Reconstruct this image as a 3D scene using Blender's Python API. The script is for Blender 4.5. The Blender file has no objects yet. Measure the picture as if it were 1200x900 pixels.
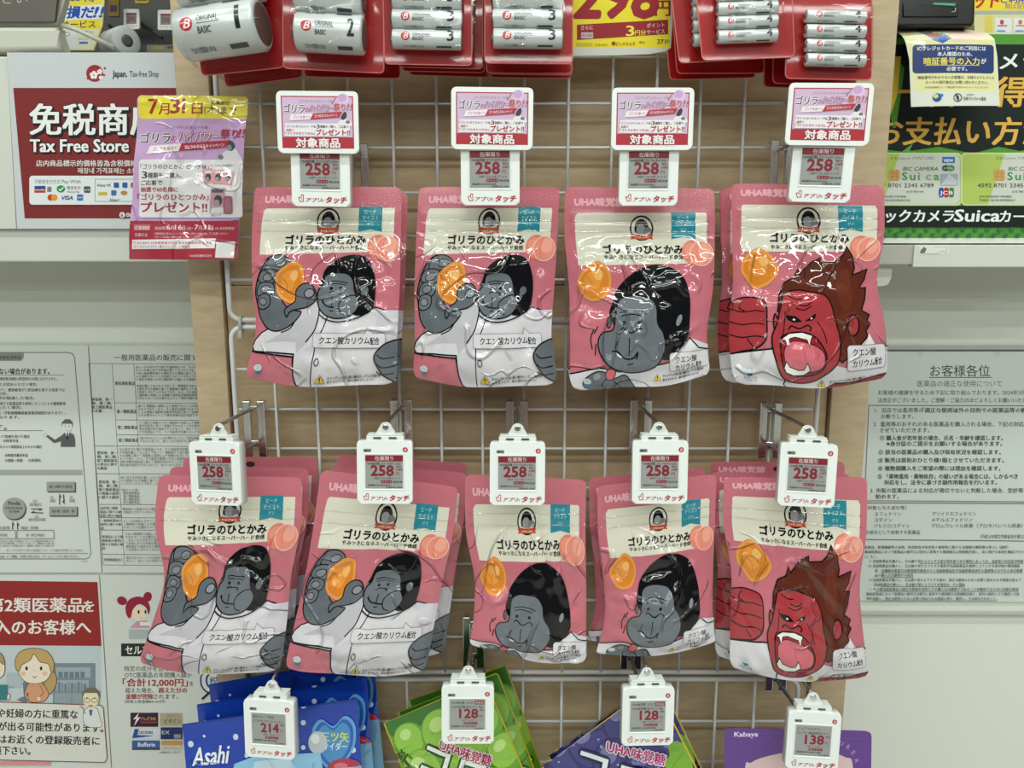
import bpy, bmesh, math, random
import numpy as np
from mathutils import Vector, Matrix
from mathutils.geometry import tessellate_polygon

SC = bpy.context.scene
COL = SC.collection
# ------------------------------------------------------------------ camera, world, lights, exposure
FPX = 900.0
PITCH = math.radians(9.6)
CAM = np.array([0.0, -0.9, 1.15])
_c = bpy.data.cameras.new('camera'); cam = bpy.data.objects.new('camera', _c); COL.objects.link(cam)
_c.sensor_fit = 'HORIZONTAL'; _c.sensor_width = 36.0; _c.lens = FPX / 1200.0 * 36.0
_c.clip_start = 0.02; _c.clip_end = 60
cam.location = CAM; cam.rotation_euler = (math.pi / 2 - PITCH, 0, 0)
SC.camera = cam
SC.view_settings.view_transform = 'Standard'; SC.view_settings.look = 'None'
SC.view_settings.exposure = 0.0; SC.view_settings.gamma = 1.0
SC.view_settings.use_curve_mapping = False
W = bpy.data.worlds.new('store_ambience'); SC.world = W; W.use_nodes = True
W.node_tree.nodes['Background'].inputs[0].default_value = (0.85, 0.90, 0.87, 1)
W.node_tree.nodes['Background'].inputs[1].default_value = 0.09
def area(name, loc, size, power, col=(0.94, 1.0, 0.965), aim=None):
    l = bpy.data.lights.new(name, 'AREA'); l.shape = 'RECTANGLE'; l.size, l.size_y = size
    l.energy = power; l.color = col
    o = bpy.data.objects.new(name, l); COL.objects.link(o); o.location = loc
    if aim is not None:
        d = Vector(aim) - Vector(loc); o.rotation_euler = d.to_track_quat('-Z', 'Y').to_euler()
    return o
for i, x in enumerate((-1.5, 0.15, 1.8)):
    for j, y in enumerate((-0.75, -2.0, -3.3, -4.6, -5.9)):
        area('ceiling_tube_light', (x, y, 2.72), (1.25, 0.10), (14, 17, 19, 17, 17)[j])

# ------------------------------------------------------------------ helpers
def at(px, py, Y):
    """a pixel of the 1200x900 photo -> world point on the vertical plane y = Y"""
    cp, sp = math.cos(PITCH), math.sin(PITCH)
    px = np.asarray(px, float); py = np.asarray(py, float)
    a = (px - 600) / FPX; b = (450 - py) / FPX
    dy = cp + b * sp; dz = -sp + b * cp
    t = (Y - CAM[1]) / dy
    return np.stack([CAM[0] + a * t, np.broadcast_to(np.asarray(Y, float), t.shape) + 0 * t, CAM[2] + dz * t], -1)
def V(px, py, Y):
    return Vector(at(px, py, Y).tolist())
def lin(c):
    return tuple(((x / 255) / 12.92 if x / 255 <= 0.04045 else ((x / 255 + 0.055) / 1.055) ** 2.4) for x in c)

MATS = {}
def principled(name, col, rough=0.5, metal=0.0, coat=0.0, spec=0.5):
    m = bpy.data.materials.new(name); m.use_nodes = True
    b = m.node_tree.nodes['Principled BSDF']
    b.inputs['Base Color'].default_value = (*lin(col), 1)
    b.inputs['Roughness'].default_value = rough; b.inputs['Metallic'].default_value = metal
    b.inputs['Coat Weight'].default_value = coat; b.inputs['Coat Roughness'].default_value = 0.035; b.inputs['Coat IOR'].default_value = 1.6
    b.inputs['Specular IOR Level'].default_value = spec
    return m
def crinkle_group():
    """bump of printed film: thin sharp creases on the body, fine embossing in the flat header seal"""
    g = bpy.data.node_groups.new('crinkled_film', 'ShaderNodeTree')
    for nm, dv in (('Strength', 1.0), ('Reach', 0.0)): g.interface.new_socket(nm, in_out='INPUT', socket_type='NodeSocketFloat').default_value = dv
    g.interface.new_socket('Normal', in_out='OUTPUT', socket_type='NodeSocketVector')
    N, L = g.nodes, g.links
    gi, go = N.new('NodeGroupInput'), N.new('NodeGroupOutput')
    tc, oi = N.new('ShaderNodeTexCoord'), N.new('ShaderNodeObjectInfo')
    def math_(op, a, b=None, c=None):
        m = N.new('ShaderNodeMath'); m.operation = op
        for i, q in enumerate((a, b, c)):
            if q is None: continue
            if isinstance(q, (int, float)): m.inputs[i].default_value = q
            else: L.new(q, m.inputs[i])
        return m.outputs[0]
    def smooth_(v, a, b, lo=0.0, hi=1.0):
        m = N.new('ShaderNodeMapRange'); m.interpolation_type = 'SMOOTHSTEP'; L.new(v, m.inputs[0])
        for i, q in zip((1, 2, 3, 4), (a, b, lo, hi)): m.inputs[i].default_value = q
        return m.outputs[0]
    seed = math_('MULTIPLY', oi.outputs['Random'], 37.0)
    def noise(scale, detail, dw=0.0, dist=0.0):
        n = N.new('ShaderNodeTexNoise'); n.noise_dimensions = '4D'; n.inputs['Scale'].default_value = scale
        n.inputs['Detail'].default_value = detail; n.inputs['Roughness'].default_value = 0.4; n.inputs['Distortion'].default_value = dist
        L.new(tc.outputs['Object'], n.inputs['Vector']); L.new(math_('ADD', seed, dw), n.inputs['W']); return n.outputs[0]
    sx = N.new('ShaderNodeSeparateXYZ'); L.new(tc.outputs['Object'], sx.inputs[0])
    down = math_('SUBTRACT', gi.outputs['Reach'], sx.outputs['Z'])
    body = smooth_(down, 0.035, 0.075); head = smooth_(down, 0.012, 0.03, 1.0, 0.0)
    def crease(scale, w, dw):
        return smooth_(math_('ABSOLUTE', math_('SUBTRACT', noise(scale, 0.6, dw, 0.4), 0.5)), 0.0, w, 1.0, 0.0)
    c = math_('MULTIPLY', crease(13, 0.017, 0), smooth_(noise(26, 0, 5), 0.43, 0.53))
    c2 = math_('MULTIPLY', crease(24, 0.024, 11), smooth_(noise(30, 0, 17), 0.48, 0.58))
    h = math_('MULTIPLY', math_('ADD', math_('MULTIPLY', c, 0.0024), math_('MULTIPLY', c2, 0.0018)), body)
    h = math_('ADD', h, math_('MULTIPLY', math_('MULTIPLY', noise(1000, 0, 3), head), 0.00026))
    h = math_('ADD', h, math_('MULTIPLY', math_('MULTIPLY', noise(40, 1.0, 9), body), 0.0036))
    bp = N.new('ShaderNodeBump'); bp.inputs['Distance'].default_value = 1.0
    L.new(gi.outputs['Strength'], bp.inputs['Strength']); L.new(h, bp.inputs['Height'])
    L.new(bp.outputs[0], go.inputs[0]); return g
CRINKLE = crinkle_group()
def crinkled(m, strength, reach=0.0):
    nt = m.node_tree; g = nt.nodes.new('ShaderNodeGroup'); g.node_tree = CRINKLE; g.inputs[0].default_value = strength; g.inputs[1].default_value = reach
    b = nt.nodes['Principled BSDF']; nt.links.new(g.outputs[0], b.inputs['Normal']); nt.links.new(g.outputs[0], b.inputs['Coat Normal'])
    return m
def film(r, g, b):      # glossy printed pouch film
    k = ('film', r, g, b)
    if k not in MATS: MATS[k] = crinkled(principled('printed_film', (r, g, b), 0.5, 0, 1.0, 0.0), 1.0)
    return MATS[k]
def ink(r, g, b):       # print on matt paper
    k = ('ink', r, g, b)
    if k not in MATS: MATS[k] = principled('printed_paper', (r, g, b), 0.6, 0, 0, 0.3)
    return MATS[k]
def lam(r, g, b):       # laminated, slightly rippled print
    k = ('lam', r, g, b)
    if k not in MATS: MATS[k] = crinkled(principled('laminated_print', (r, g, b), 0.4, 0, 1.0, 0.4), 0.75, 0.5)
    return MATS[k]
def coated(r, g, b):    # smooth coated paper
    k = ('coated', r, g, b)
    if k not in MATS: MATS[k] = principled('coated_paper', (r, g, b), 0.4, 0, 0.35, 0.3)
    return MATS[k]
def pl(r, g, b, rough=0.35):   # plastic
    k = ('pl', r, g, b, rough)
    if k not in MATS: MATS[k] = principled('plastic', (r, g, b), rough)
    return MATS[k]
def glossy_clear(name, tint=(1, 1, 1), refl=0.12, crk=0.0, rough=0.05):
    m = bpy.data.materials.new(name); m.use_nodes = True; nt = m.node_tree; nt.nodes.clear()
    out = nt.nodes.new('ShaderNodeOutputMaterial'); mix = nt.nodes.new('ShaderNodeMixShader')
    t = nt.nodes.new('ShaderNodeBsdfTransparent'); t.inputs[0].default_value = (*tint, 1)
    gl = nt.nodes.new('ShaderNodeBsdfGlossy'); gl.inputs['Roughness'].default_value = rough
    lw = nt.nodes.new('ShaderNodeLayerWeight'); lw.inputs[0].default_value = refl * 2
    mx = nt.nodes.new('ShaderNodeMath'); mx.operation = 'MULTIPLY_ADD'; mx.inputs[1].default_value = 0.3; mx.inputs[2].default_value = refl * 0.5
    nt.links.new(lw.outputs['Fresnel'], mx.inputs[0]); nt.links.new(mx.outputs[0], mix.inputs[0])
    nt.links.new(t.outputs[0], mix.inputs[1]); nt.links.new(gl.outputs[0], mix.inputs[2]); nt.links.new(mix.outputs[0], out.inputs[0])
    if crk:
        g = nt.nodes.new('ShaderNodeGroup'); g.node_tree = CRINKLE; g.inputs[0].default_value = crk; g.inputs[1].default_value = 0.5
        nt.links.new(g.outputs[0], gl.inputs['Normal'])
    return m
def wood(name, c1, c2, along=(1, 1, 9)):
    m = principled(name, c1, 0.5, 0, 0.0, 0.35); nt = m.node_tree
    tc, mp = nt.nodes.new('ShaderNodeTexCoord'), nt.nodes.new('ShaderNodeMapping'); mp.inputs['Scale'].default_value = along
    n = nt.nodes.new('ShaderNodeTexNoise'); n.inputs['Scale'].default_value = 14; n.inputs['Detail'].default_value = 6
    n.inputs['Distortion'].default_value = 0.6
    r = nt.nodes.new('ShaderNodeValToRGB'); r.color_ramp.elements[0].color = (*lin(c1), 1); r.color_ramp.elements[1].color = (*lin(c2), 1)
    r.color_ramp.elements[0].position = 0.35; r.color_ramp.elements[1].position = 0.68
    nt.links.new(tc.outputs['Object'], mp.inputs[0]); nt.links.new(mp.outputs[0], n.inputs['Vector'])
    nt.links.new(n.outputs[0], r.inputs[0]); nt.links.new(r.outputs[0], nt.nodes['Principled BSDF'].inputs['Base Color'])
    return m
CHROME = principled('chrome', (225, 226, 225), 0.2, 1.0)
GREYWIRE = principled('grey_coated_wire', (212, 214, 211), 0.4, 0.0)
CLEAR = glossy_clear('clear_blister_plastic', (0.98, 0.98, 0.98), 0.02, 0.12, 0.02)
WRAP = glossy_clear('clear_shrink_film', (0.98, 0.98, 0.98), 0.03, 0.3, 0.03)
ACRYL = glossy_clear('clear_acrylic', (0.96, 0.98, 0.97), 0.03)

def link(o, parent=None):
    COL.objects.link(o)
    if parent is not None: o.parent = parent
    return o
def tag(o, label=None, cat=None, group=None, kind=None):
    if label: o['label'] = label
    if cat: o['category'] = cat
    if group: o['group'] = group
    if kind: o['kind'] = kind
    return o
def empty(name, loc, rot=(0, 0, 0)):
    o = bpy.data.objects.new(name, None); o.location = loc; o.rotation_euler = rot; o.empty_display_size = 0.02
    return link(o)
def meshobj(name, bm, mats, parent=None, loc=None, smooth=False):
    me = bpy.data.meshes.new(name); bm.normal_update(); bm.to_mesh(me); bm.free()
    for m in (mats if isinstance(mats, (list, tuple)) else [mats]): me.materials.append(m)
    if smooth:
        for p in me.polygons: p.use_smooth = True
    o = bpy.data.objects.new(name, me); link(o, parent)
    if loc is not None: o.location = loc
    return o
def centre(o):
    """move the origin of a top-level mesh to the middle of its bounds"""
    me = o.data; n = len(me.vertices); a = np.empty(n * 3, 'f'); me.vertices.foreach_get('co', a); a = a.reshape(-1, 3)
    c = (a.min(0) + a.max(0)) / 2; a -= c; me.vertices.foreach_set('co', a.ravel()); o.location = Vector(o.location) + Vector(c.tolist()); me.update()
    return o
def box(bm, x0, x1, y0, y1, z0, z1, bev=0.0, mi=0):
    vs = [bm.verts.new(p) for p in ((x0, y0, z0), (x1, y0, z0), (x1, y1, z0), (x0, y1, z0), (x0, y0, z1), (x1, y0, z1), (x1, y1, z1), (x0, y1, z1))]
    fs = [bm.faces.new([vs[i] for i in f]) for f in ((0, 3, 2, 1), (4, 5, 6, 7), (0, 1, 5, 4), (1, 2, 6, 5), (2, 3, 7, 6), (3, 0, 4, 7))]
    for f in fs: f.material_index = mi
    if bev:
        es = list({e for f in fs for e in f.edges})
        r = bmesh.ops.bevel(bm, geom=es, offset=bev, segments=2, affect='EDGES', profile=0.5)
        for f in r['faces']: f.material_index = mi
def prism(bm, pts, y0, y1, bev=0.0, mi=0, seg=2):
    """polygon in (x,z) extruded from y0 (front) to y1, front rim bevelled"""
    a = [bm.verts.new((p[0], y0, p[1])) for p in pts]; b = [bm.verts.new((p[0], y1, p[1])) for p in pts]
    n = len(pts); area2 = sum(pts[i][0] * pts[(i + 1) % n][1] - pts[(i + 1) % n][0] * pts[i][1] for i in range(n))
    if area2 < 0: a.reverse(); b.reverse()
    f = bm.faces.new(a); g = bm.faces.new(b[::-1]); f.material_index = g.material_index = mi
    for i in range(n):
        q = bm.faces.new((a[i], b[i], b[(i + 1) % n], a[(i + 1) % n])); q.material_index = mi; q.smooth = n > 12
    if bev:
        r = bmesh.ops.bevel(bm, geom=list(f.edges), offset=bev, segments=seg, affect='EDGES', profile=0.5)
        for q in r['faces']: q.material_index = mi; q.smooth = True
def tube(bm, pts, r, n=8, closed=False, mi=0):
    pts = [Vector(p) for p in pts]; N = len(pts); rings = []
    up = None
    for i, p in enumerate(pts):
        a = pts[(i - 1) % N] if (closed or i > 0) else p; b = pts[(i + 1) % N] if (closed or i < N - 1) else p
        t = (b - a).normalized()
        if up is None:
            up = Vector((0, 0, 1)) if abs(t.z) < 0.9 else Vector((1, 0, 0))
        s = t.cross(up).normalized(); up = s.cross(t).normalized()
        rings.append([bm.verts.new(p + s * r * math.cos(2 * math.pi * k / n) + up * r * math.sin(2 * math.pi * k / n)) for k in range(n)])
    for i in range(N if closed else N - 1):
        A, B = rings[i], rings[(i + 1) % N]
        for k in range(n):
            f = bm.faces.new((A[k], A[(k + 1) % n], B[(k + 1) % n], B[k])); f.smooth = True; f.material_index = mi
    if not closed:
        f = bm.faces.new(rings[0][::-1]); f.material_index = mi
        f = bm.faces.new(rings[-1]); f.material_index = mi
def arcpts(path, r=0.008, n=4):
    """round the corners of a polyline"""
    P = [Vector(p) for p in path]; out = [P[0]]
    for i in range(1, len(P) - 1):
        a = (P[i - 1] - P[i]); b = (P[i + 1] - P[i]); q = min(r, a.length * 0.49, b.length * 0.49)
        A = P[i] + a.normalized() * q; B = P[i] + b.normalized() * q
        for k in range(n + 1):
            t = k / n; out.append(A * (1 - t) ** 2 + P[i] * 2 * t * (1 - t) + B * t * t)
    out.append(P[-1]); return out
def lathe_x(bm, prof, n=40, mi=0, caps=True):
    """profile [(x, r)] turned round the X axis"""
    rings = [[bm.verts.new((x, -r * math.cos(2 * math.pi * k / n), r * math.sin(2 * math.pi * k / n))) for k in range(n)] for x, r in prof]
    for A, B in zip(rings, rings[1:]):
        for k in range(n):
            f = bm.faces.new((A[k], B[k], B[(k + 1) % n], A[(k + 1) % n])); f.smooth = True; f.material_index = mi
    if not caps: return
    f = bm.faces.new(rings[0]); f.material_index = mi; f = bm.faces.new(rings[-1][::-1]); f.material_index = mi

# ------------------------------------------------------------------ printed artwork as fine flat geometry
_fc = bpy.data.curves.new('lettering', 'FONT'); _fc.resolution_u = 2
_fo = bpy.data.objects.new('lettering', _fc); COL.objects.link(_fo)
_tc = {}
def glyphs(s, bold, res):
    k = (s, bold, res)
    if k not in _tc:
        _fc.body = s; _fc.offset = bold; _fc.resolution_u = res
        dg = bpy.context.evaluated_depsgraph_get(); dg.update()
        me = bpy.data.meshes.new_from_object(_fo.evaluated_get(dg))
        me.calc_loop_triangles()
        v = np.empty(len(me.vertices) * 3, 'f'); me.vertices.foreach_get('co', v); v = v.reshape(-1, 3)[:, :2].astype(float)
        t = np.empty(len(me.loop_triangles) * 3, 'i'); me.loop_triangles.foreach_get('vertices', t)
        _tc[k] = v[t.reshape(-1, 3)] if len(t) else np.zeros((0, 3, 2)); bpy.data.meshes.remove(me)
    return _tc[k].copy()
def cr(P, closed=False, n=6):
    """smooth curve through the points"""
    P = [np.array(p, float) for p in P]; N = len(P); out = []
    for i in range(N if closed else N - 1):
        g = lambda j: P[j % N] if closed else P[min(max(j, 0), N - 1)]
        a, b, c, d = g(i - 1), g(i), g(i + 1), g(i + 2)
        for k in range(n):
            t = k / n
            out.append(0.5 * (2 * b + (c - a) * t + (2 * a - 5 * b + 4 * c - d) * t * t + (3 * b - a - 3 * c + d) * t ** 3))
    if not closed: out.append(P[-1])
    return np.array(out)
def rrpts(x0, y0, x1, y1, r, n=5):
    out = []
    for cx, cy, a0 in ((x1 - r, y1 - r, 0), (x0 + r, y1 - r, 90), (x0 + r, y0 + r, 180), (x1 - r, y0 + r, 270)):
        for k in range(n + 1):
            a = math.radians(a0 + 90 * k / n); out.append((cx + r * math.cos(a), cy + r * math.sin(a)))
    return out
def ellpts(cx, cy, rx, ry=None, n=28, rot=0):
    ry = rx if ry is None else ry; c, s = math.cos(rot), math.sin(rot); o = []
    for k in range(n):
        a = 2 * math.pi * k / n; x, y = rx * math.cos(a), ry * math.sin(a); o.append((cx + x * c - y * s, cy + x * s + y * c))
    return o
class Art:
    def __init__(s, ink): s.ink = ink; s.items = []; s.T = None; s.inc = []; s.sub = 1.0
    def _add(s, tris, col):
        tris = np.asarray(tris, float)
        if len(tris) == 0: return
        if s.T is not None: tris = s.T(tris)
        a = tris[:, 1] - tris[:, 0]; b = tris[:, 2] - tris[:, 0]; cz = a[:, 0] * b[:, 1] - a[:, 1] * b[:, 0]
        f = cz > 0; tris[f] = tris[f][:, ::-1]; tris = tris[np.abs(cz) > 1e-9]
        s.items.append((tris, col)); s.inc.append(s.sub)
    def poly(s, P, col, smooth=False, n=6):
        P = cr(P, True, n) if smooth else np.array(P, float)
        idx = tessellate_polygon([[Vector((p[0], p[1], 0)) for p in P]])
        s._add(np.array([[P[i] for i in t] for t in idx]), col)
    def rect(s, x0, y0, x1, y1, col): s._add([[(x0, y0), (x1, y0), (x1, y1)], [(x0, y0), (x1, y1), (x0, y1)]], col)
    def rr(s, x0, y0, x1, y1, r, col): s.poly(rrpts(x0, y0, x1, y1, r), col)
    def ell(s, cx, cy, rx, ry, col, rot=0, n=28): s.poly(ellpts(cx, cy, rx, ry, n, rot), col)
    def stroke(s, P, w, col, closed=False, smooth=False, n=6, taper=False):
        P = cr(P, closed, n) if smooth else np.array(P, float)
        if closed: P = np.vstack([P, P[:1]])
        d = np.diff(P, axis=0); L = np.linalg.norm(d, axis=1); keep = np.r_[True, L > 1e-6]; P = P[keep]; d = np.diff(P, axis=0)
        d /= np.linalg.norm(d, axis=1)[:, None]; nn = np.stack([-d[:, 1], d[:, 0]], 1)
        if closed: m0 = nn[-1] + nn[0]; N = np.vstack([m0, nn[:-1] + nn[1:], m0])
        else: N = np.vstack([nn[:1] * 2, nn[:-1] + nn[1:], nn[-1:] * 2])
        q = (N ** 2).sum(1)[:, None]; N = N * 2 / np.maximum(q, 1.0)
        h = np.full(len(P), w / 2)
        if taper:
            t = np.linspace(0, 1, len(P)); h = h * np.clip(np.minimum(t, 1 - t) * 5, 0.25, 1)
        A = P + N * h[:, None]; B = P - N * h[:, None]
        s._add(np.vstack([np.stack([A[:-1], A[1:], B[1:]], 1), np.stack([A[:-1], B[1:], B[:-1]], 1)]), col)
    def outline(s, P, fill, w, line, smooth=True, closed=True):
        if fill is not None: s.poly(P, fill, smooth)
        s.stroke(P, w, line, closed, smooth)
    def text(s, t, x, y, h, col, w=None, al='l', bold=0.0, shear=0.0, rot=0.0, res=2, vert=1.0):
        """h = em height in art units; (x, y) = left (or centre / right) end of the baseline; w = fitted width"""
        g = glyphs(t, 0.0, res)
        if len(g) == 0: return
        x0, x1 = g[..., 0].min(), g[..., 0].max(); sx = h if w is None else w / (x1 - x0)
        g[..., 0] += shear * g[..., 1]
        if bold:        # heavier weight: the glyph repeated a hair to each side
            b = bold * .8; bx = b * (h / sx if w else 1)
            ds = ((-bx, 0), (bx, 0)) if res == 1 else ((-bx, 0), (bx, 0), (0, -b), (0, b), (-bx * .7, b * .7), (bx * .7, -b * .7), (-bx * .7, -b * .7), (bx * .7, b * .7)) if bold > .04 else ((-bx, -b * .5), (bx, -b * .5), (-bx, b * .5), (bx, b * .5))
            gs = [g + np.array(d) for d in ds]
        else: gs = [g]
        wid = (x1 - x0) * sx; c, q = math.cos(rot), math.sin(rot)
        for k, g in enumerate(gs):
            X = (g[..., 0] - x0) * sx - {'l': 0, 'c': wid / 2, 'r': wid}[al]; Y = -g[..., 1] * h * vert
            s.sub = 1.0 if k == 0 else .25
            s._add(np.stack([x + X * c - Y * q, y + X * q + Y * c], -1), col)
        s.sub = 1.0
    def soup(s, step):
        T = np.concatenate([i[0] for i in s.items]); lv = np.cumsum(s.inc) * step; off = np.concatenate([np.full(len(i[0]), lv[k]) for k, i in enumerate(s.items)])
        cols = []; ci = []
        for t, c in s.items:
            if c not in cols: cols.append(c)
            ci.append(np.full(len(t), cols.index(c)))
        return T, off, np.concatenate(ci), [s.ink(*c) for c in cols]
def split(T, A, axis, cs, clip=None):
    """cut a triangle soup along the lines coord[axis] = c; A = per-triangle attributes"""
    for c in cs:
        x = T[..., axis] - c; hit = (x.min(1) < -1e-7) & (x.max(1) > 1e-7)
        if not hit.any(): continue
        K, KA = T[~hit], A[~hit]; S, SA, sx = T[hit], A[hit], x[hit]
        sg = sx > 0; alone = np.where(sg.sum(1) == 1, sg.argmax(1), (~sg).argmax(1))
        r = np.arange(len(S)); i0, i1, i2 = alone, (alone + 1) % 3, (alone + 2) % 3
        p0, p1, p2 = S[r, i0], S[r, i1], S[r, i2]; d0, d1, d2 = sx[r, i0], sx[r, i1], sx[r, i2]
        a = p0 + (p1 - p0) * (d0 / (d0 - d1))[:, None]; b = p0 + (p2 - p0) * (d0 / (d0 - d2))[:, None]
        a[:, axis] = c; b[:, axis] = c
        T = np.concatenate([K, np.stack([p0, a, b], 1), np.stack([a, p1, p2], 1), np.stack([a, p2, b], 1)]); A = np.concatenate([KA, SA, SA, SA])
    return T, A
def clip01(T, A, axis, lo, hi):
    T, A = split(T, A, axis, [lo, hi]); m = T[..., axis].mean(1); k = (m > lo) & (m < hi); return T[k], A[k]
def soup_mesh(name, P, Nrm, mi, mats, extra=None):
    """P (n,3,3) triangles, Nrm (n,3,3) normals (or None = flat); extra = (verts, faces, matindex, normals, mats)"""
    n = len(P); verts = P.reshape(-1, 3); nv = len(verts)
    faces = np.arange(nv).reshape(-1, 3)
    ev, ef, em, en, emats = extra if extra is not None else ([], [], [], None, [])
    me = bpy.data.meshes.new(name)
    allv = np.vstack([verts, np.asarray(ev, float).reshape(-1, 3)]) if len(ev) else verts
    allf = faces.tolist() + [[i + nv for i in f] for f in ef]
    me.from_pydata(allv.tolist(), [], allf)
    for m in list(mats) + list(emats): me.materials.append(m)
    mids = np.concatenate([mi, np.asarray(em, int) + len(mats)]) if len(ef) else mi
    me.polygons.foreach_set('material_index', mids.astype('i'))
    if Nrm is not None:
        me.polygons.foreach_set('use_smooth', np.ones(len(allf), bool))
        nn = Nrm.reshape(-1, 3)
        if len(ev): nn = np.vstack([nn, en])
        me.normals_split_custom_set_from_vertices(nn.tolist())
    me.update(); return me
def sheet(name, art, Y, base, basecol, thick=0.0008, parent=None, warp=None, cell=None, step=2e-5):
    """a printed sheet or board standing at depth Y; art and outline given in photo pixels"""
    T, off, ci, mats = art.soup(step) if art is not None and art.items else (np.zeros((0, 3, 2)), np.zeros(0), np.zeros(0, int), [])
    base = np.array(base, float); lo, hi = base.min(0), base.max(0)
    bm_ = basecol if isinstance(basecol, bpy.types.Material) else art.ink(*basecol)
    if len(T):
        A = np.stack([off, ci], 1)
        if cell:
            T, A = split(T, A, 0, np.arange(lo[0], hi[0], cell)); T, A = split(T, A, 1, np.arange(lo[1], hi[1], cell))
        off, ci = A[:, 0], A[:, 1].astype(int)
    def F(xy, o):
        p = at(xy[..., 0], xy[..., 1], Y)
        if warp: p[..., 1] += warp(xy[..., 0], xy[..., 1])
        p[..., 1] -= o; return p
    def NRM(xy):
        e = 0.5; dx = np.array([e, 0]); dy = np.array([0, e])
        a = F(xy + dx, 0) - F(xy - dx, 0); b = F(xy + dy, 0) - F(xy - dy, 0)
        n = np.cross(b, a); n /= np.linalg.norm(n, axis=-1)[..., None]; n[n[..., 1] > 0] *= -1; return n
    P = F(T, off[:, None]) if len(T) else np.zeros((0, 3, 3))
    # the sheet itself: front and back grids joined by a rim
    bt = np.array([[base[i] for i in t] for t in tessellate_polygon([[Vector((p[0], p[1], 0)) for p in base]])])
    a = bt[:, 1] - bt[:, 0]; b = bt[:, 2] - bt[:, 0]; f = (a[:, 0] * b[:, 1] - a[:, 1] * b[:, 0]) > 0; bt[f] = bt[f][:, ::-1]
    BA = np.zeros((len(bt), 1))
    if cell:
        bt, BA = split(bt, BA, 0, np.arange(lo[0], hi[0], cell)); bt, BA = split(bt, BA, 1, np.arange(lo[1], hi[1], cell))
    front = F(bt, 0.0); back = F(bt, -thick)[:, ::-1]
    rim = base
    if cell:
        q = []
        for i in range(len(base)):
            p0, p1 = base[i], base[(i + 1) % len(base)]; k = max(1, int(np.linalg.norm(p1 - p0) / cell)); q += [p0 + (p1 - p0) * t / k for t in range(k)]
        rim = np.array(q)
    r0 = F(rim, 0.0); r1 = F(rim, -thick); R = np.roll(np.arange(len(rim)), -1)
    sides = np.concatenate([np.stack([r0, r1, r1[R]], 1), np.stack([r0, r1[R], r0[R]], 1)])
    tri = np.concatenate([front, back, sides]); nb = len(tri)
    if warp:
        Nf = NRM(bt); Ns = np.cross(sides[:, 1] - sides[:, 0], sides[:, 2] - sides[:, 0]); Ns = Ns / np.maximum(np.linalg.norm(Ns, axis=1), 1e-12)[:, None]
        EN = np.concatenate([Nf, -Nf[:, ::-1], np.repeat(Ns[:, None], 3, 1)]).reshape(-1, 3); N_ = NRM(T) if len(T) else np.zeros((0, 3, 3))
    else: EN = None; N_ = None
    me = soup_mesh(name, P, N_, ci, mats, (tri.reshape(-1, 3), np.arange(nb * 3).reshape(-1, 3).tolist(), np.zeros(nb, int), EN, [bm_]))
    o = link(bpy.data.objects.new(name, me), parent)
    if parent is None: centre(o)
    return o
def plate_art(name, art, parent, mm=0.001, y=0.0, step=2e-5, F=None, cell=None, loc=(0, 0, 0)):
    """flat artwork in local millimetres (x right, y down) at depth y of its parent; F maps (xy, off) -> xyz, normals"""
    T, off, ci, mats = art.soup(step)
    if F is None:
        P = np.stack([T[..., 0] * mm, np.broadcast_to((y - off)[:, None], T.shape[:2]), -T[..., 1] * mm], -1); N = None
    else:
        A = np.stack([off, ci], 1)
        if cell is not None: T, A = split(T, A, 1, cell)
        off, ci = A[:, 0], A[:, 1].astype(int); P, N = F(T, off[:, None])
    me = soup_mesh(name, P, N, ci, mats); o = link(bpy.data.objects.new(name, me), parent); o.location = loc
    return o
def merge(o, art):
    """print belongs to the surface it lies on: fold the artwork mesh into its part"""
    bm = bmesh.new(); bm.from_mesh(o.data); n = len(o.data.materials); k = len(bm.faces)
    bm.from_mesh(art.data); bm.faces.ensure_lookup_table()
    for f in bm.faces[k:]: f.material_index += n
    for m in art.data.materials: o.data.materials.append(m)
    bm.to_mesh(o.data); bm.free(); bpy.data.objects.remove(art); return o
def copy_tree(o, parent=None):
    c = o.copy(); COL.objects.link(c); c.parent = parent
    for ch in list(o.children): copy_tree(ch, c)
    return c
def PX(px, py, Y): p = at(px, py, Y); return (float(p[0]), float(p[2]))
BLK = (16, 15, 16); WHT = (238, 240, 236)

# ------------------------------------------------------------------ the setting
def slab(name, x0, x1, y0, y1, z0, z1, mat, parent=None, bev=0.0):
    bm = bmesh.new(); box(bm, -(x1 - x0) / 2, (x1 - x0) / 2, -(y1 - y0) / 2, (y1 - y0) / 2, -(z1 - z0) / 2, (z1 - z0) / 2, bev)
    o = meshobj(name, bm, mat, parent, ((x0 + x1) / 2, (y0 + y1) / 2, (z0 + z1) / 2)); return o
tag(slab('floor', -4, 4, -8, 4, -0.1, 0.0, principled('floor_tile', (176, 174, 166), 0.3)), kind='structure')
tag(slab('ceiling', -4, 4, -8, 4, 2.76, 2.86, principled('ceiling_board', (225, 226, 220), 0.8)), kind='structure')
tag(slab('wall_back', -4, 4, 2.2, 2.3, 0.0, 2.76, principled('dark_wall_paint', (92, 92, 90), 0.7)), kind='structure')
YC, YR = 0.10, 0.23          # the counter's proud front, and its recessed lower front
zl = float(at(0, 307, YC)[2])
CWHITE = principled('counter_laminate', (206, 208, 199), 0.45)
counter = empty('checkout_counter', (0, YC, 0))
tag(counter, 'long white checkout counter with recessed lower front behind the wooden display stand', 'counter')
def cslab(name, x0, x1, y0, y1, z0, z1, mat=CWHITE, bev=0.002):
    o = slab(name, x0, x1, y0 - YC, y1 - YC, z0, z1, mat, counter, bev); return o
cslab('upper_front', -1.4, 1.4, YC, YC + 0.05, zl, float(at(0, 62, YC)[2]) - 0.004)
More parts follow.
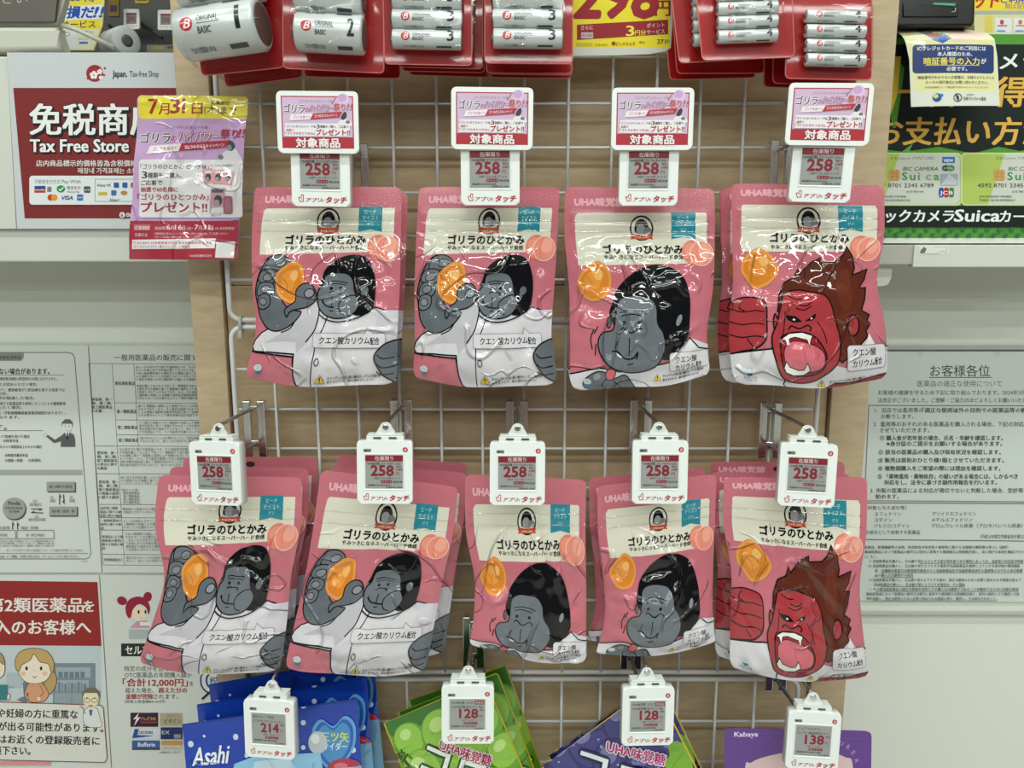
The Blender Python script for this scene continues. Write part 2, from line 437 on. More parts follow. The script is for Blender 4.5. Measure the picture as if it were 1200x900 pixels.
cslab('worktop', -1.4, 1.4, YC + 0.05, YC + 0.62, zl, zl + 0.03)
cslab('recessed_front', -1.4, 1.4, YR, YR + 0.03, 0.08, zl, principled('counter_side_laminate', (226, 229, 219), 0.5))
cslab('plinth', -1.4, 1.4, YR + 0.03, YR + 0.05, 0.0, 0.08, pl(70, 70, 70))

# ------------------------------------------------------------------ wooden display panel with its two uprights
WOOD_A = wood('maple_veneer', (192, 173, 142), (180, 159, 127), (2.2, 1, 9))
WOOD_B = wood('maple_board', (190, 168, 134), (177, 154, 119), (1.6, 1, 8))
YP = 0.018
panel = empty('wooden_display_stand', (0, YP, 0))
tag(panel, 'pale wooden display stand with two side uprights carrying the wire grids', 'display stand')
xl0, xl1 = PX(225, 380, YP)[0], PX(262.5, 380, YP)[0]
xr0, xr1 = PX(974, 470, YP)[0], PX(1017.5, 470, YP)[0]
for a, b in ((xl0, xl1), (xr0, xr1)):
    slab('side_upright', a, b, 0, 0.045, 0.0, 1.75, WOOD_A, panel, 0.0012)
zs = PX(0, 334, YP + 0.008)[1]
for z0, z1 in ((0.45, zs - 0.0008), (zs + 0.0008, 1.75)):
    slab('back_board', xl1 + 0.0015, xr0 - 0.0015, 0.008, 0.03, z0, z1, WOOD_B, panel, 0.0008)
slab('bottom_board', xl1 + 0.0015, xr0 - 0.0015, 0.008, 0.03, 0.0, 0.449, WOOD_B, panel, 0.0008)

# ------------------------------------------------------------------ wire grids
gx0, gx1 = PX(270.5, 385, 0)[0], PX(957, 480, 0)[0]
wx = [PX(307 + 51.25 * i, 150, 0)[0] for i in range(-0, 13)]
def grid(ztop, zbot, zrows, label):
    cz = (ztop + zbot) / 2
    g = empty('wire_grid', ((gx0 + gx1) / 2, 0, cz)); tag(g, label, 'wire grid', 'wire grids on the wooden panel')
    hx = (gx1 - gx0) / 2; t, b = ztop - cz, zbot - cz; bm = bmesh.new()
    ring = []
    for x, z, a0 in ((hx, t, 0), (-hx, t, 90), (-hx, b, 180), (hx, b, 270)):
        cx, czz = x - math.copysign(0.014, x), z - math.copysign(0.014, z)
        for k in range(6):
            a = math.radians(a0 + 90 * k / 5); ring.append((cx + 0.014 * math.cos(a), 0, czz + 0.014 * math.sin(a)))
    tube(bm, ring, 0.0031, 8, True); meshobj('frame', bm, GREYWIRE, g)
    bm = bmesh.new(); mx = (gx0 + gx1) / 2
    for x in wx: tube(bm, [(x - mx, -0.0014, b), (x - mx, -0.0014, t)], 0.0018, 6)
    for z in zrows: tube(bm, [(-hx, 0.0017, z - cz), (hx, 0.0017, z - cz)], 0.0018, 6)
    meshobj('crossing_wires', bm, GREYWIRE, g); return g
def gz(y): return PX(600, y, 0)[1]
grid(gz(-140), gz(375), [gz(y) for y in (-92, -40, 13, 66, 121, 173, 226, 277, 328)], 'upper grey wire grid ending just above the middle of the picture')
grid(gz(383.5), gz(787.5), [gz(y) for y in (433, 480, 526, 572, 617, 661, 704, 747)], 'middle grey wire grid behind the lower row of pink pouches')
grid(gz(796), gz(1180), [gz(y) for y in (846, 893, 940, 985, 1030, 1075)], 'lower grey wire grid behind the bottom row of sweets')
for px, py, lab in ((283, 380, 'left end'), (930, 380, 'right end')):
    bm = bmesh.new(); c = V(px, py, 0)
    tube(bm, [(0, -0.0052 * math.cos(a), 0.0088 * math.sin(a)) for a in [2 * math.pi * k / 18 for k in range(18)]], 0.0022, 8, True)
    box(bm, -0.0025, 0.0025, -0.008, -0.003, -0.016, -0.007, 0.001)
    tag(meshobj('cable_tie', bm, pl(172, 174, 168, 0.5), None, c), 'grey plastic tie joining the upper and middle wire grids at their ' + lab, 'cable tie', 'ties joining the wire grids')

# ------------------------------------------------------------------ signs and notices behind and beside the panel
def lines(a, rows, col=(70, 72, 70), res=1, bold=0.0):
    """rows of (text, x, baseline y, em, width or None)"""
    for t, x, y, h, w in rows: a.text(t, x, y, h, col, w, res=res, bold=bold)
# tax free board
a = Art(ink); R = (124, 42, 42)
a.poly([(15.5, 103), (222, 103), (222, 256), (29, 256)], R)
a.ell(111, 86, 10, 10, (150, 38, 44))
for cx, cy, r in ((110, 88, 5.2), (117, 84, 3.4), (118.5, 91, 2.8)):
    for k in range(5):
        t = 2 * math.pi * k / 5 - 1.57; a.ell(cx + r * .55 * math.cos(t), cy + r * .55 * math.sin(t), r * .42, r * .42, (236, 226, 226), n=10)
for p in ((103, 92), (123, 80), (122, 88)): a.ell(*p, 1.4, 1.1, (150, 38, 44), n=8)
a.text('Japan.', 132, 90, 10.5, (40, 40, 42), 17, bold=0.02); a.text('Tax-free Shop', 152, 90, 10, (80, 80, 82), 34)
for dx, dy in ((0, 0), (1.6, 2.0)):
    for o in ((-.9, 0), (.9, 0), (0, -.9), (0, .9)): a.text('免税商店', 35.5 + dx + o[0], 155 + dy + o[1], 39.5, (34, 26, 28), bold=0.035)
a.text('免税商店', 35.5, 155, 39.5, (232, 234, 232), bold=0.03)
for o in ((-.8, 0), (.8, 0), (1, 1.2), (0, -.8)): a.text('Tax Free Store', 36 + o[0], 178 + o[1], 21, (34, 26, 28), 115, bold=0.045)
a.text('Tax Free Store', 36, 178, 21, (232, 234, 232), 115, bold=0.035)
a.text('店内商品標示的價格皆為含税價格', 43, 194.5, 8, (226, 222, 220), 118, bold=0.02)
a.text('매장내 가격표에는 소비세', 92, 203, 7.6, (226, 222, 220), 76, bold=0.02)
a.rr(35, 206, 205, 240, 4, (222, 226, 226)); a.text('可使用支付方式', 41, 215, 5.4, (60, 62, 66), 30); a.text('Pay With', 73, 215, 6.2, (60, 62, 66), 22)
a.rect(41, 218, 54, 226, (40, 70, 130)); a.rect(41, 222, 54, 226, (178, 54, 54)); a.text('UnionPay', 42, 223.5, 3.4, WHT, 11)
a.rect(56, 219, 61, 225, (120, 122, 122)); a.ell(72, 221.5, 5, 4.2, (44, 140, 72)); a.stroke([(69.5, 221.5), (71.5, 223.5), (75, 219.5)], 1.1, WHT)
a.text('微信支付', 79, 222, 4.8, (90, 92, 92), 16); a.text('WeChat Pay', 79, 226, 3.2, (90, 92, 92), 15)
a.rr(99, 218.5, 106.5, 226, 1, (70, 72, 74)); a.text('JCB', 100, 223.6, 3.2, WHT, 5.6)
a.ell(60, 231.5, 3.6, 3.6, (200, 60, 44)); a.ell(64.5, 231.5, 3.6, 3.6, (222, 150, 50)); a.text('VISA', 72, 234, 6.4, (40, 60, 130), 14, shear=0.25, bold=0.03)
a.rect(91, 228, 98, 235, (50, 110, 170)); a.text('AMEX', 91.6, 232.6, 2.8, WHT, 5.8)
a.stroke([(112, 210), (204, 210), (204, 236), (112, 236)], .4, (120, 124, 128), closed=True)
a.text('Alipay HK', 114, 218.5, 4.6, (60, 62, 66), 17)
for i, c in enumerate(((50, 84, 150), (44, 96, 160), (170, 60, 60))): a.rr(134 + i * 10, 214, 140 + i * 10, 220, 1, c)
a.rr(116, 225, 126, 228.5, .8, (196, 178, 60)); a.rr(131, 223, 137, 229, 1, (64, 110, 160)); a.ell(146, 226, 4, 2.4, (190, 130, 70)); a.text('Alipay+', 129, 235.5, 4.2, (50, 70, 130), 12)
a.ell(144, 252, 3.4, 3.4, (226, 222, 220)); a.text('BicCamera', 149, 254, 6.4, (226, 222, 220), 34, bold=0.03); a.text('B', 142.6, 254, 5, R, bold=0.03)
board = tag(sheet('tax_free_sign', a, YC - 0.006, [(8, 61.5), (232, 61.5), (232, 268), (20, 268)], (198, 202, 204), 0.005), 'dark red tax free store sign on grey board, fixed to the counter', 'sign')
tag(sheet('blank_board', None, YC - 0.006, [(-60, 92), (9.6, 92), (18.8, 268), (-60, 268)], pl(206, 208, 198, .5), 0.005), 'plain white board at the left edge beside the tax free sign', 'board')

# left notices under the ledge
YN = YR - 0.004
GR = (84, 86, 84); PAPER = (214, 217, 212)
LAW = '次の一から四までに掲げる医薬品のうち、その効能及び効果において人体に対する作用が著しくないものであって、薬剤師その他の医薬関係者から提供された情報に基づく需要者の選択により使用されることが目的とされているものであり、かつ、その適正な使用のために薬剤師の対面による情報の提供及び薬学的知見に基づく指導が行われることが必要なものとして厚生労働大臣が指定するものをいう。'
def fill_text(a, s, x0, y0, x1, y1, pitch, em, slope=0.0, col=GR, start=0, bold=0.0):
    n = max(1, int((x1 - x0) / (em * 0.97))); k = start; y = y0 + em; j = 0
    while y <= y1:
        t = (s + s)[k % len(s):][:n]; a.text(t, x0 + slope * (y - y0), y, em, col, x1 - x0, res=1, bold=bold); k += n; y += pitch
a = Art(ink)
B = [(-40, 413), (80, 413), (85, 414.5), (87.5, 420), (106.5, 648), (105, 653), (101, 655), (-40, 655)]
a.stroke(B, 1.0, (96, 98, 96)); a.poly([(-40, 413), (28, 413), (28, 419), (25, 423), (-40, 423)], (140, 142, 140)); a.text('医薬品副作用被害救済制度', -30, 421, 5, (40, 40, 40), 55, res=1)
a.text('けられない場合があります。', 58, 438, 7.6, (44, 46, 44), 78, al='r', bold=0.03); a.stroke([(-20, 439.5), (75, 439.5)], .5, GR)
for t, x1, y in (('医薬品副作用被害救済制度の救済給付の対象にはなりません。', 67, 445.5), ('たったことが認められない場合。', 44, 452), ('対象において、健康被害が入院治療を要する程度では', 76, 458.5), ('ない場合。', 10, 463), ('請求期限が経過した場合。', 41, 468), ('を超えて使用する医薬品等を使用したことによる健康被害', 77, 474.5), ('していただく場合。', 26, 479), ('である場合（予防接種健康被害救済制度があります）。', 77, 485.5), ('対象となります。', 23, 490.5)):
    a.text(t, x1, y, 4.2, (66, 68, 66), x1 + 18, al='r', res=1, bold=0.02)
a.text('ます。', 8, 503, 7, (44, 46, 44), 24, al='r', bold=0.03); a.stroke([(-20, 504.5), (51, 504.5)], .5, GR)
for t, x0, x1, y in (('について医療を受けた場合', -8, 35, 513), ('④障害年金', 4, 22, 518), ('給されるものと同程度以上のものの場合', -10, 49, 525), ('④障害児養育年金', 6, 33, 535), ('⑤遺族一時金', 6, 27, 541), ('⑦葬祭料', 33, 48, 541)):
    a.text(t, x0, y, 4, (76, 78, 76), x1 - x0, res=1, bold=0.02)
a.rect(-40, 550.5, 96.5, 556.5, (166, 169, 166))
def man(a, cx, cy, s):
    g = lambda P: [(cx + x * s, cy + y * s) for x, y in P]
    a.poly(g([(-7, 14), (-6, 3), (-3, 0), (3, 0), (7, 2), (8.5, 8), (8.5, 15), (-7, 15)]), (92, 95, 95))
    a.poly(g([(-6, 3), (-13, 7.5), (-21, 2), (-22.5, 4), (-14, 11), (-6, 9)]), (92, 95, 95)); a.ell(cx - 23.5 * s, cy + 2.2 * s, 2.6 * s, 1.3 * s, (225, 226, 224)); a.stroke(g([(-26, 3.2), (-23, 1), (-21, 1.5)]), .4, (70, 70, 70))
    a.poly(g([(-2.4, -1), (2.4, -1), (1, 5), (-.4, 5)]), (232, 233, 230)); a.poly(g([(-.6, 0), (1, 0), (1.3, 6), (.2, 8), (-.6, 6)]), (40, 42, 42))
    a.ell(cx, cy - 7 * s, 5 * s, 6.4 * s, (222, 223, 220)); a.poly(g([(-5.6, -6), (-5.8, -11), (-2, -14.5), (3, -14.3), (6, -11), (5.6, -6), (4.6, -9.5), (-4.4, -9.6)]), (98, 100, 100))
    for x in (-2, 2): a.ell(cx + x * s, cy - 6.5 * s, .5 * s, .7 * s, (50, 50, 50), n=8); a.stroke(g([(x - 1.2, -8.4), (x + 1.2, -8.4)]), .35, (70, 70, 70))
    a.stroke(g([(-1.6, -2.8), (0, -2.2), (1.6, -2.8)]), .4, (70, 70, 70))
man(a, 79, 507, 1.1)
def btn(x0, y0, x1, y1, t):
    a.poly([(x0 + 1, y0 + 1), (x1 + 1.2, y0 + .6), (x1 + 1.2, y1 + 1.2), (x0 + 1, y1 + 1.2)], (60, 62, 62)); a.rect(x0, y0, x1, y1, (158, 161, 158)); a.text(t, (x0 + x1) / 2, (y0 + y1) / 2 + 1.4, 3.6, (40, 40, 40), x1 - x0 - 6, al='c', res=1, bold=.02)
btn(55, 564.5, 88, 575.5, '病院・診療所または薬局等'); btn(58, 593.5, 90.5, 604, '請求者（患者）様')
a.ell(17.7, 596.5, 13.6, 13, (60, 62, 62)); a.ell(16.8, 595.5, 13.4, 12.6, (160, 163, 160)); a.text('Pmda', 17, 591.5, 6.2, (50, 52, 52), 14, al='c', bold=.03); a.text('医薬品医療機器', 17, 596.5, 3.4, (50, 52, 52), 20, al='c', res=1); a.text('総合機構', 17, 600.5, 3.4, (50, 52, 52), 12, al='c', res=1)
def arr(x0, y0, x1, y1):
    d = np.array([x1 - x0, y1 - y0], float); L = np.linalg.norm(d); d /= L; n = np.array([-d[1], d[0]]); p = np.array([x0, y0]); q = np.array([x1, y1])
    a.poly([p + n * .7, q - d * 4 + n * .7, q - d * 5 + n * 2.6, q, q - d * 4 - n * .3, p - n * .3], (46, 48, 48))
arr(37, 596, 51, 596); arr(51, 601, 36, 600.5); arr(70, 591, 70, 578); arr(75, 579, 76, 591); arr(15, 620, 15, 610.5); arr(21, 620, 20.5, 611)
for t, x, y, w in (('①', 39, 588.5, 5), ('請求書送付', 35, 592.5, 14), ('②', 41, 606.5, 5), ('給付支給決定通知', 34, 610, 20), ('③', 59, 584, 4), ('証明', 59, 588, 6), ('④', 82, 584, 4), ('依頼', 82, 588, 6)): a.text(t, x, y, 4, GR, w, res=1)
a.text('拠出金等', -6, 619.5, 3.6, GR, 18, res=1); a.text('補助金（事務費）', 25, 619.5, 3.6, GR, 21, res=1)
for x0, x1, t in ((-20, 19, '医薬品製造販売業者'), (20.5, 64, '国（厚生労働省）')):
    a.stroke([(x0, 621), (x1 - .6, 621), (x1, 631), (x0, 631)], .6, GR, closed=True); a.text(t, (x0 + x1) / 2, 628, 3.6, GR, (x1 - x0) * .5, al='c', res=1)
fill_text(a, LAW, -10, 632.3, 64, 641, 2.7, 2.5); a.text(LAW[:34], 8, 645.5, 2.7, GR, 90, res=1); a.stroke([(-40, 648), (104, 648)], .5, GR)
a.text('救済制度（PMDA）のご相談・お問い合わせは、ホームページをご覧ください。', -20, 653, 3.2, GR, 113, res=1, bold=.02); a.text('2023.8', 96, 658, 2.4, GR, 7, res=1)
tag(sheet('notice_paper', a, YN, [(-60, 403), (103, 404), (119, 671), (-60, 671)], PAPER, 0.0006), 'grey printed relief notice with a man in a suit, lower left counter front', 'notice')
a = Art(ink)
a.text('一般用医薬品の販売に関する制度', 134, 422, 8, (54, 56, 54), 122, bold=0.015)
lx = lambda y: 104 + (y - 426) * 0.0715; c2 = lambda y: 131.5 + (y - 427) * 0.062; c3 = lambda y: 157 + (y - 427) * 0.055
ln = lambda x0, y0, x1, y1, w=.6: a.stroke([(x0, y0), (x1, y1)], w, (100, 102, 100))
ln(lx(426), 426, 262, 427); ln(lx(426), 426, lx(662), 662); ln(lx(662), 662, 262, 663); ln(c2(427), 427, c2(522.5), 522.5); ln(c2(522.5), 522.5, c2(662), 662); ln(c3(427), 427, c3(522.5), 522.5)
for y in (472, 492, 509.5): ln(c2(y), y, 262, y + .6)
for y in (522.5, 555, 591, 606.5, 621, 649.5): ln(lx(y), y, 262, y + .6)
for t, y in (('要指導医薬品', 451), ('第一類医薬品', 484), ('第二類医薬品', 502.5), ('第三類医薬品', 517.5)): a.text(t, c2(y) + 2, y, 4.6, (60, 62, 60), 23, res=1, bold=0.02)
def cell(x, ys, ts, em=4.0):
    for i, t in enumerate(ts): a.text(t, x, ys + i * 4.5, em, (66, 68, 66), min(25, em * len(t)), res=1, bold=.015)
cell(107.5, 469.5, ['要指導、第一', '類、第二類、', '第三類医薬品', 'の定義']); cell(114, 532, ['要指導、第一', '類、第二類、', '第三類医薬品', 'の表示に関す', 'る解説'], 3.9); cell(116, 566, ['要指導、第一', '類、第二類、', '第三類医薬品', 'の情報の提供', 'に関する解説'], 3.9)
cell(117.5, 596.5, ['指定第二類医', '薬品に関する解', '説等に関する解説'], 3.5); cell(118.5, 611, ['一般用医薬品の', '陳列に関する解', '説'], 3.4); cell(120, 630, ['医薬品による健', '康被害の救済に', '関する制度の解', '説'], 3.5); cell(122, 657, ['苦情相談窓口'], 3.6)
k = 0
for x0, y0, y1 in ((159, 428, 447.5), (160, 450, 471), (162, 473.5, 491), (163, 493, 509), (164, 511, 521)): fill_text(a, LAW, x0, y0, 250, y1, 3.6, 3.3, 0.05, start=k); k += 37
for x0, y0, y1 in ((140, 524, 548), (141.5, 557, 568), (144, 594, 603), (145, 608, 619), (147, 623, 645), (148, 651, 661)): fill_text(a, LAW, x0, y0, 250, y1, 3.7, 3.4, 0.06, start=k); k += 29
for i, t in enumerate(('医薬品のリスク分類', '要指導医薬品', '第一類医薬品', '第二類医薬品', '第三類医薬品')): a.text(t, 143 + (0 if i == 0 else 2), 575 + i * 3.6, 3.3, GR, 19, res=1)
tag(sheet('notice_paper', a, YN, [(104.2, 404), (258, 405), (262, 672), (120.2, 671)], (211, 215, 210), 0.0006), 'printed table of medicine rules on paper, half hidden by the wooden panel', 'notice')
bm = bmesh.new(); p, q = PX(-60, 402, YN - .002), PX(262, 404.5, YN - .002); box(bm, p[0], q[0], YN - .0045, YN, p[1] - .003, p[1] + .0012, .0008)
tag(centre(meshobj('holder_rail', bm, ACRYL)), 'clear plastic rail along the top of the two lower left notices', 'rail')

# second class medicine poster
a = Art(ink); RD = (150, 46, 44)
a.rect(-40, 757, 119, 830, (196, 206, 208)); a.poly([(-40, 680), (114.3, 682), (119, 757), (-40, 756)], RD)
a.text('第2類医薬品', 98, 716, 18.5, (236, 230, 222), 113, al='r', bold=0.03); a.text('を', 110, 716, 15, (236, 230, 222), al='r', bold=0.035)
a.text('ご購入のお客様へ', 106.5, 742, 18.5, (236, 230, 222), 148, al='r', bold=0.03)
a.rect(62, 777, 112, 826, (128, 142, 152)); a.rect(66, 782, 106, 794, (164, 176, 182)); a.rect(66, 797, 104, 810, (164, 176, 182)); a.rect(64, 812, 103, 826, (150, 162, 168)); a.stroke([(84, 812), (84, 826)], .5, (110, 120, 126))
for i in range(5): a.rr(68.5 + i * 6.5, 787, 73.5 + i * 6.5, 794, .8, (112, 128, 138))
for i in range(9): a.rect(68 + i * 3.8, 799 + (i % 3), 70.8 + i * 3.8, 810, (116 + 20 * (i % 2), 130 + 20 * (i % 2), 140 + 20 * (i % 2)))
a.rect(8, 788, 26, 806, (180, 190, 194)); a.poly([(20, 820), (27, 816), (34, 820), (30, 824)], (112, 124, 136)); a.poly([(27, 800), (33, 794), (35, 815), (28, 814)], (112, 124, 136))
BR = (96, 74, 50)
a.outline([(60, 783), (66, 792), (66, 802), (60, 813), (58.5, 812), (54, 813), (52, 800), (56, 786)], (188, 158, 104), .8, BR)
a.outline([(33, 802), (38, 798), (46, 798), (52, 803), (57, 812), (56, 817), (50, 822), (35, 822), (33, 812), (30, 818), (29, 812)], (214, 158, 118), .8, BR); a.stroke([(47, 803), (51, 811), (46, 817)], .7, BR, smooth=True); a.ell(45.8, 818.5, 2, 2.2, (236, 218, 196)); a.poly([(39.5, 798.5), (44.5, 798.5), (42, 803)], (240, 226, 206))
a.outline([(22, 783), (24, 792), (31, 799), (42, 801), (53, 798), (59, 791), (61, 782), (56, 771), (44, 766), (30, 770)], (240, 226, 204), .8, BR)
a.outline([(19, 783), (18.5, 772), (25, 763), (40, 759.5), (55, 763), (63, 774), (63, 786), (60, 787), (57, 778), (47, 775), (40, 766), (36, 773), (26, 779), (23, 786)], (196, 164, 106), .8, BR)
for x in (31.5, 48.5): a.ell(x, 783, 1.5, 2.4, (40, 34, 30), n=12)
for x in (27.5, 53): a.ell(x, 789, 3, 2.6, (236, 190, 160), n=12)
a.stroke([(38.5, 792), (41, 794), (43.5, 792)], .8, BR, smooth=True); a.ell(40.5, 785, .5, .5, BR, n=6)
a.outline([(-12, 770), (0, 765), (5, 772), (6, 785), (2, 793), (-12, 795)], (240, 226, 204), .8, BR); a.outline([(-12, 760), (2, 766), (6, 776), (4, 778), (-2, 774), (-12, 772)], (180, 150, 100), .8, BR); a.ell(0, 783, 3.2, 3.2, (222, 210, 150)); a.ell(0, 783, 2.4, 2.4, (240, 230, 208))
a.rect(-10, 802, 9.5, 820, (62, 128, 130)); a.stroke([(10, 804.5), (17, 804.5)], 1.2, (150, 160, 160)); a.outline([(9, 814), (12, 813), (12, 818), (9, 820)], (236, 218, 196), .6, BR)
a.poly([(-40, 821), (118, 826), (121.5, 829), (126, 888), (123, 893), (-40, 889)], (222, 222, 212)); a.stroke([(-40, 821), (118, 826), (121.5, 829), (126, 888), (123, 893), (-40, 889)], 1.0, (140, 60, 56))
for t, x, y, w in (('や妊婦の方に重篤な', 91.5, 841, 94), ('が出る可能性があります。', 121.5, 857, 123), ('はお近くの登録販売者に', 117, 872, 118), ('ご相談下さい。', 36, 883.5, 62)): a.text(t, x, y, 11, (36, 32, 30), w, al='r', bold=0.03, rot=0.02)
a.outline([(101, 830), (98, 838), (101, 850), (119, 851), (117, 838), (113, 829)], (226, 228, 228), .6, (90, 90, 90)); a.stroke([(91, 829), (97, 828), (100, 836)], 1, (90, 90, 90), smooth=True); a.ell(93, 829, 2.6, 1.4, (236, 218, 190))
a.ell(107, 818, 10, 11.5, (90, 80, 60)); a.ell(107, 818.6, 9.4, 10.8, (236, 222, 190)); a.poly([(96.5, 817), (97, 810), (103, 805.5), (112, 805.5), (117.5, 810), (118, 817), (115.5, 811.5), (99, 811.5)], (120, 112, 92))
for x in (102.5, 111.5): a.stroke(ellpts(x, 820, 3.6, 2.6, 14), .6, (110, 100, 70), closed=True); a.ell(x, 817.6, .7, 1.2, (40, 40, 36), n=8)
a.ell(107, 826.6, 3, 1, (150, 120, 80), n=12); a.poly([(105, 831), (109, 831), (108, 838), (106, 838)], (90, 100, 116)); a.rect(-40, 892, 60, 896, (220, 150, 150))
tag(sheet('medicine_poster', a, YN, [(-60, 674), (116, 674), (130.5, 905), (-60, 905)], (214, 218, 212), 0.0006), 'poster with red heading and cartoon woman with ponytail, bottom left corner', 'poster')
# tax relief poster
a = Art(ink)
a.rect(151, 737.5, 190, 749, (176, 182, 182)); a.poly([(152, 736), (160, 728), (172, 727), (176, 736)], (206, 150, 176)); a.ell(163, 719, 8.5, 8, (240, 218, 192))
a.ell(143, 704, 6, 5, (150, 36, 60), .4); a.ell(173, 699.5, 5, 6, (150, 36, 60), .3); a.poly([(149, 722), (147, 712), (151, 703), (161, 699), (171, 702), (176, 712), (174, 720), (171, 712), (163, 708), (156, 714), (153, 724)], (150, 36, 60), True)
for x in (162.5, 170.5): a.ell(x, 717, 1.2, 2.4, (50, 30, 30), n=10)
a.ell(166, 724, 1, .5, (170, 80, 80), n=8); a.rect(164, 729, 176, 733, (236, 232, 230))
a.rect(142, 754, 236, 769, (44, 48, 46)); a.text('セルフメディケーション税制', 147, 766, 11.5, WHT, 128, bold=.02)
K2 = (70, 72, 70)
a.text('特定の成分を含んだ', 145.5, 786, 6.8, K2, 59); a.text('OTC医薬品の年間購入額が', 146, 793.5, 6.8, K2, 79); a.text('「合計12,000円」', 144, 803.5, 10, (170, 44, 40), 76, bold=.035); a.text('を', 222, 803.5, 6.4, K2)
a.text('超えた場合、', 147, 811.3, 6.6, K2, 33); a.text('超えた分の', 186, 811.3, 6.8, (160, 44, 40), 33, bold=.03); a.text('金額が控除', 147.5, 818.5, 6.6, (160, 44, 40), 32, bold=.03); a.text('されます。', 180, 818.5, 6.6, K2, 29); a.text('（控除上限金額88,000円）', 146, 823.6, 4.2, K2, 48, res=1)
a.rect(153, 835, 185.5, 851.5, (56, 34, 60)); a.poly([(157, 851), (160, 842), (156, 843), (163, 835), (161, 841), (165, 840)], (240, 220, 210)); a.text('アレグラFX', 165, 844, 5, (214, 170, 90), 18, bold=.02); a.rect(165, 845.5, 184, 847, (170, 60, 60))
a.rect(187.5, 835.5, 214, 850.5, (176, 166, 138)); a.text('ロキソニン', 196, 840, 3.4, K2, 15, res=1); a.text('ビタミン', 193, 847, 6, (60, 56, 44), 19, bold=.02)
a.rect(155, 853.5, 187, 865, (214, 218, 222)); a.poly([(155, 865), (158, 854), (163, 854), (161, 861), (182, 862)], (48, 80, 150)); a.text('OXONIN', 161, 860, 5.4, (48, 70, 130), 18, bold=.03)
a.rect(188.5, 852, 214, 866, (40, 52, 96)); a.text('EX', 190, 860, 6, (190, 196, 210), 9, bold=.02); a.rect(204, 860, 212, 865, (140, 146, 160))
a.rect(155, 867.5, 187.5, 878.5, (60, 96, 160)); a.rect(155, 876, 187.5, 878.5, (70, 72, 84)); a.text('Bufferin', 162, 874.5, 7, (220, 226, 236), 20, bold=.03)
a.rect(189.5, 867.5, 214, 878.5, (206, 200, 190)); a.rect(189.5, 867.5, 214, 873, (196, 150, 84)); a.text('ロキソプロフェン', 192, 877.5, 3.2, (50, 60, 110), 20, res=1)
a.text('※対象商品の一例です', 187, 882.5, 2.8, K2, 25, res=1)
a.ell(250, 797, 15.5, 16.5, (34, 50, 92)); a.ell(250, 797, 13.6, 14.6, (222, 224, 222)); a.ell(251, 797, 10, 11, (50, 76, 140)); a.ell(251, 797, 7.6, 8.4, (222, 224, 222)); a.text('税', 246, 801, 10, (50, 76, 140), bold=.02); a.stroke([(237, 819), (247, 810)], 2.6, (30, 36, 60))
tag(sheet('medicine_poster', a, YN, [(117.2, 674), (261, 675), (265, 905), (131.7, 905)], (213, 216, 210), 0.0006), 'white tax relief poster with red-haired cartoon girl, beside the wooden panel', 'poster')

# right notice
a = Art(ink); K = (82, 85, 82); KB = (62, 64, 62)
a.text('お客様各位', 1090, 440, 14.6, KB, 70, bold=.005); a.stroke([(1089, 442.3), (1162, 442.3)], .9, KB); a.text('医薬品の適正な使用について', 1075, 452.5, 7.8, K, 99)
ts = [('お客様の健康を守るため下記に取り組んでおります。2024年3月', 1029, 462.3, 6, 172), ('法改正がございました。ご理解・ご協力のほどよろしくお願いいたします。', 1028.5, 471.2, 6, 188),
 ('1.', 1025, 483, 6, None), ('当店では濫用等の', 1033, 483, 6.2, 49), ('お断りします。', 1032.5, 490.2, 6, 38), ('2.', 1023.5, 499.3, 6, None), ('濫用等のおそれのある医薬品を購入される場合、下記の対応を', 1031.5, 499.3, 6.1, 174), ('させていただきます。', 1031, 506.3, 6, 58),
 ('3.', 1020, 577, 6, None), ('市販の医薬品による対応が適切でないと判断した場合、受診等を', 1026.5, 577, 6.1, 178), ('勧めます。', 1026, 584, 6, 27)]
lines(a, ts, K, 2, .012)
a.text('「適正な使用以外の目的での医薬品等の販売を', 1081, 483, 6.2, KB, 134, bold=.02, res=1)
for t, x, y, w in (('① 購入者が若年者の場合、氏名・年齢を確認します。', 1031, 515.5, 144), ('※身分証のご提示をお願いする場合があります。', 1039, 522.2, 135), ('② 該当の医薬品の購入及び保有状況を確認します。', 1029.5, 532, 143), ('③ 販売は原則おひとり様1個とさせていただきます。', 1029, 541.5, 147), ('④ 複数個購入をご希望の際には理由を確認します。', 1029, 551, 143), ('⑤ 「薬物濫用・薬物依存」の疑いがある場合には、しかるべき', 1028.5, 560.5, 164), ('対応をし、法令に基づき副作用報告を行います。', 1036, 567.5, 132)): a.text(t, x, y, 6.2, KB, w, res=2, bold=.018)
a.stroke([(1218, 475.5), (1018, 475), (1013, 586.5), (1218, 588)], .9, (150, 120, 112)); a.stroke([(1218, 590), (1013, 589), (1011, 632), (1218, 634)], .8, K)
for t, x, y, w in (('［対象となる成分等］', 1015, 596.8, 47), ('エフェドリン', 1025, 604, 31), ('コデイン', 1024.5, 611, 21), ('ジヒドロコデイン', 1024, 618, 42), ('を成分として含有する医薬品', 1014, 625.5, 64), ('プソイドエフェドリン', 1092, 603.8, 52), ('メチルエフェドリン', 1091.5, 610.8, 48), ('ブロムワレリル尿素（ブロモバレリル尿素）', 1091, 617.8, 107), ('（平成26年厚生労働省告示第252号）', 1148, 630.5, 58)): a.text(t, x, y, 5.2 if w < 110 else 4, K, w, res=1)
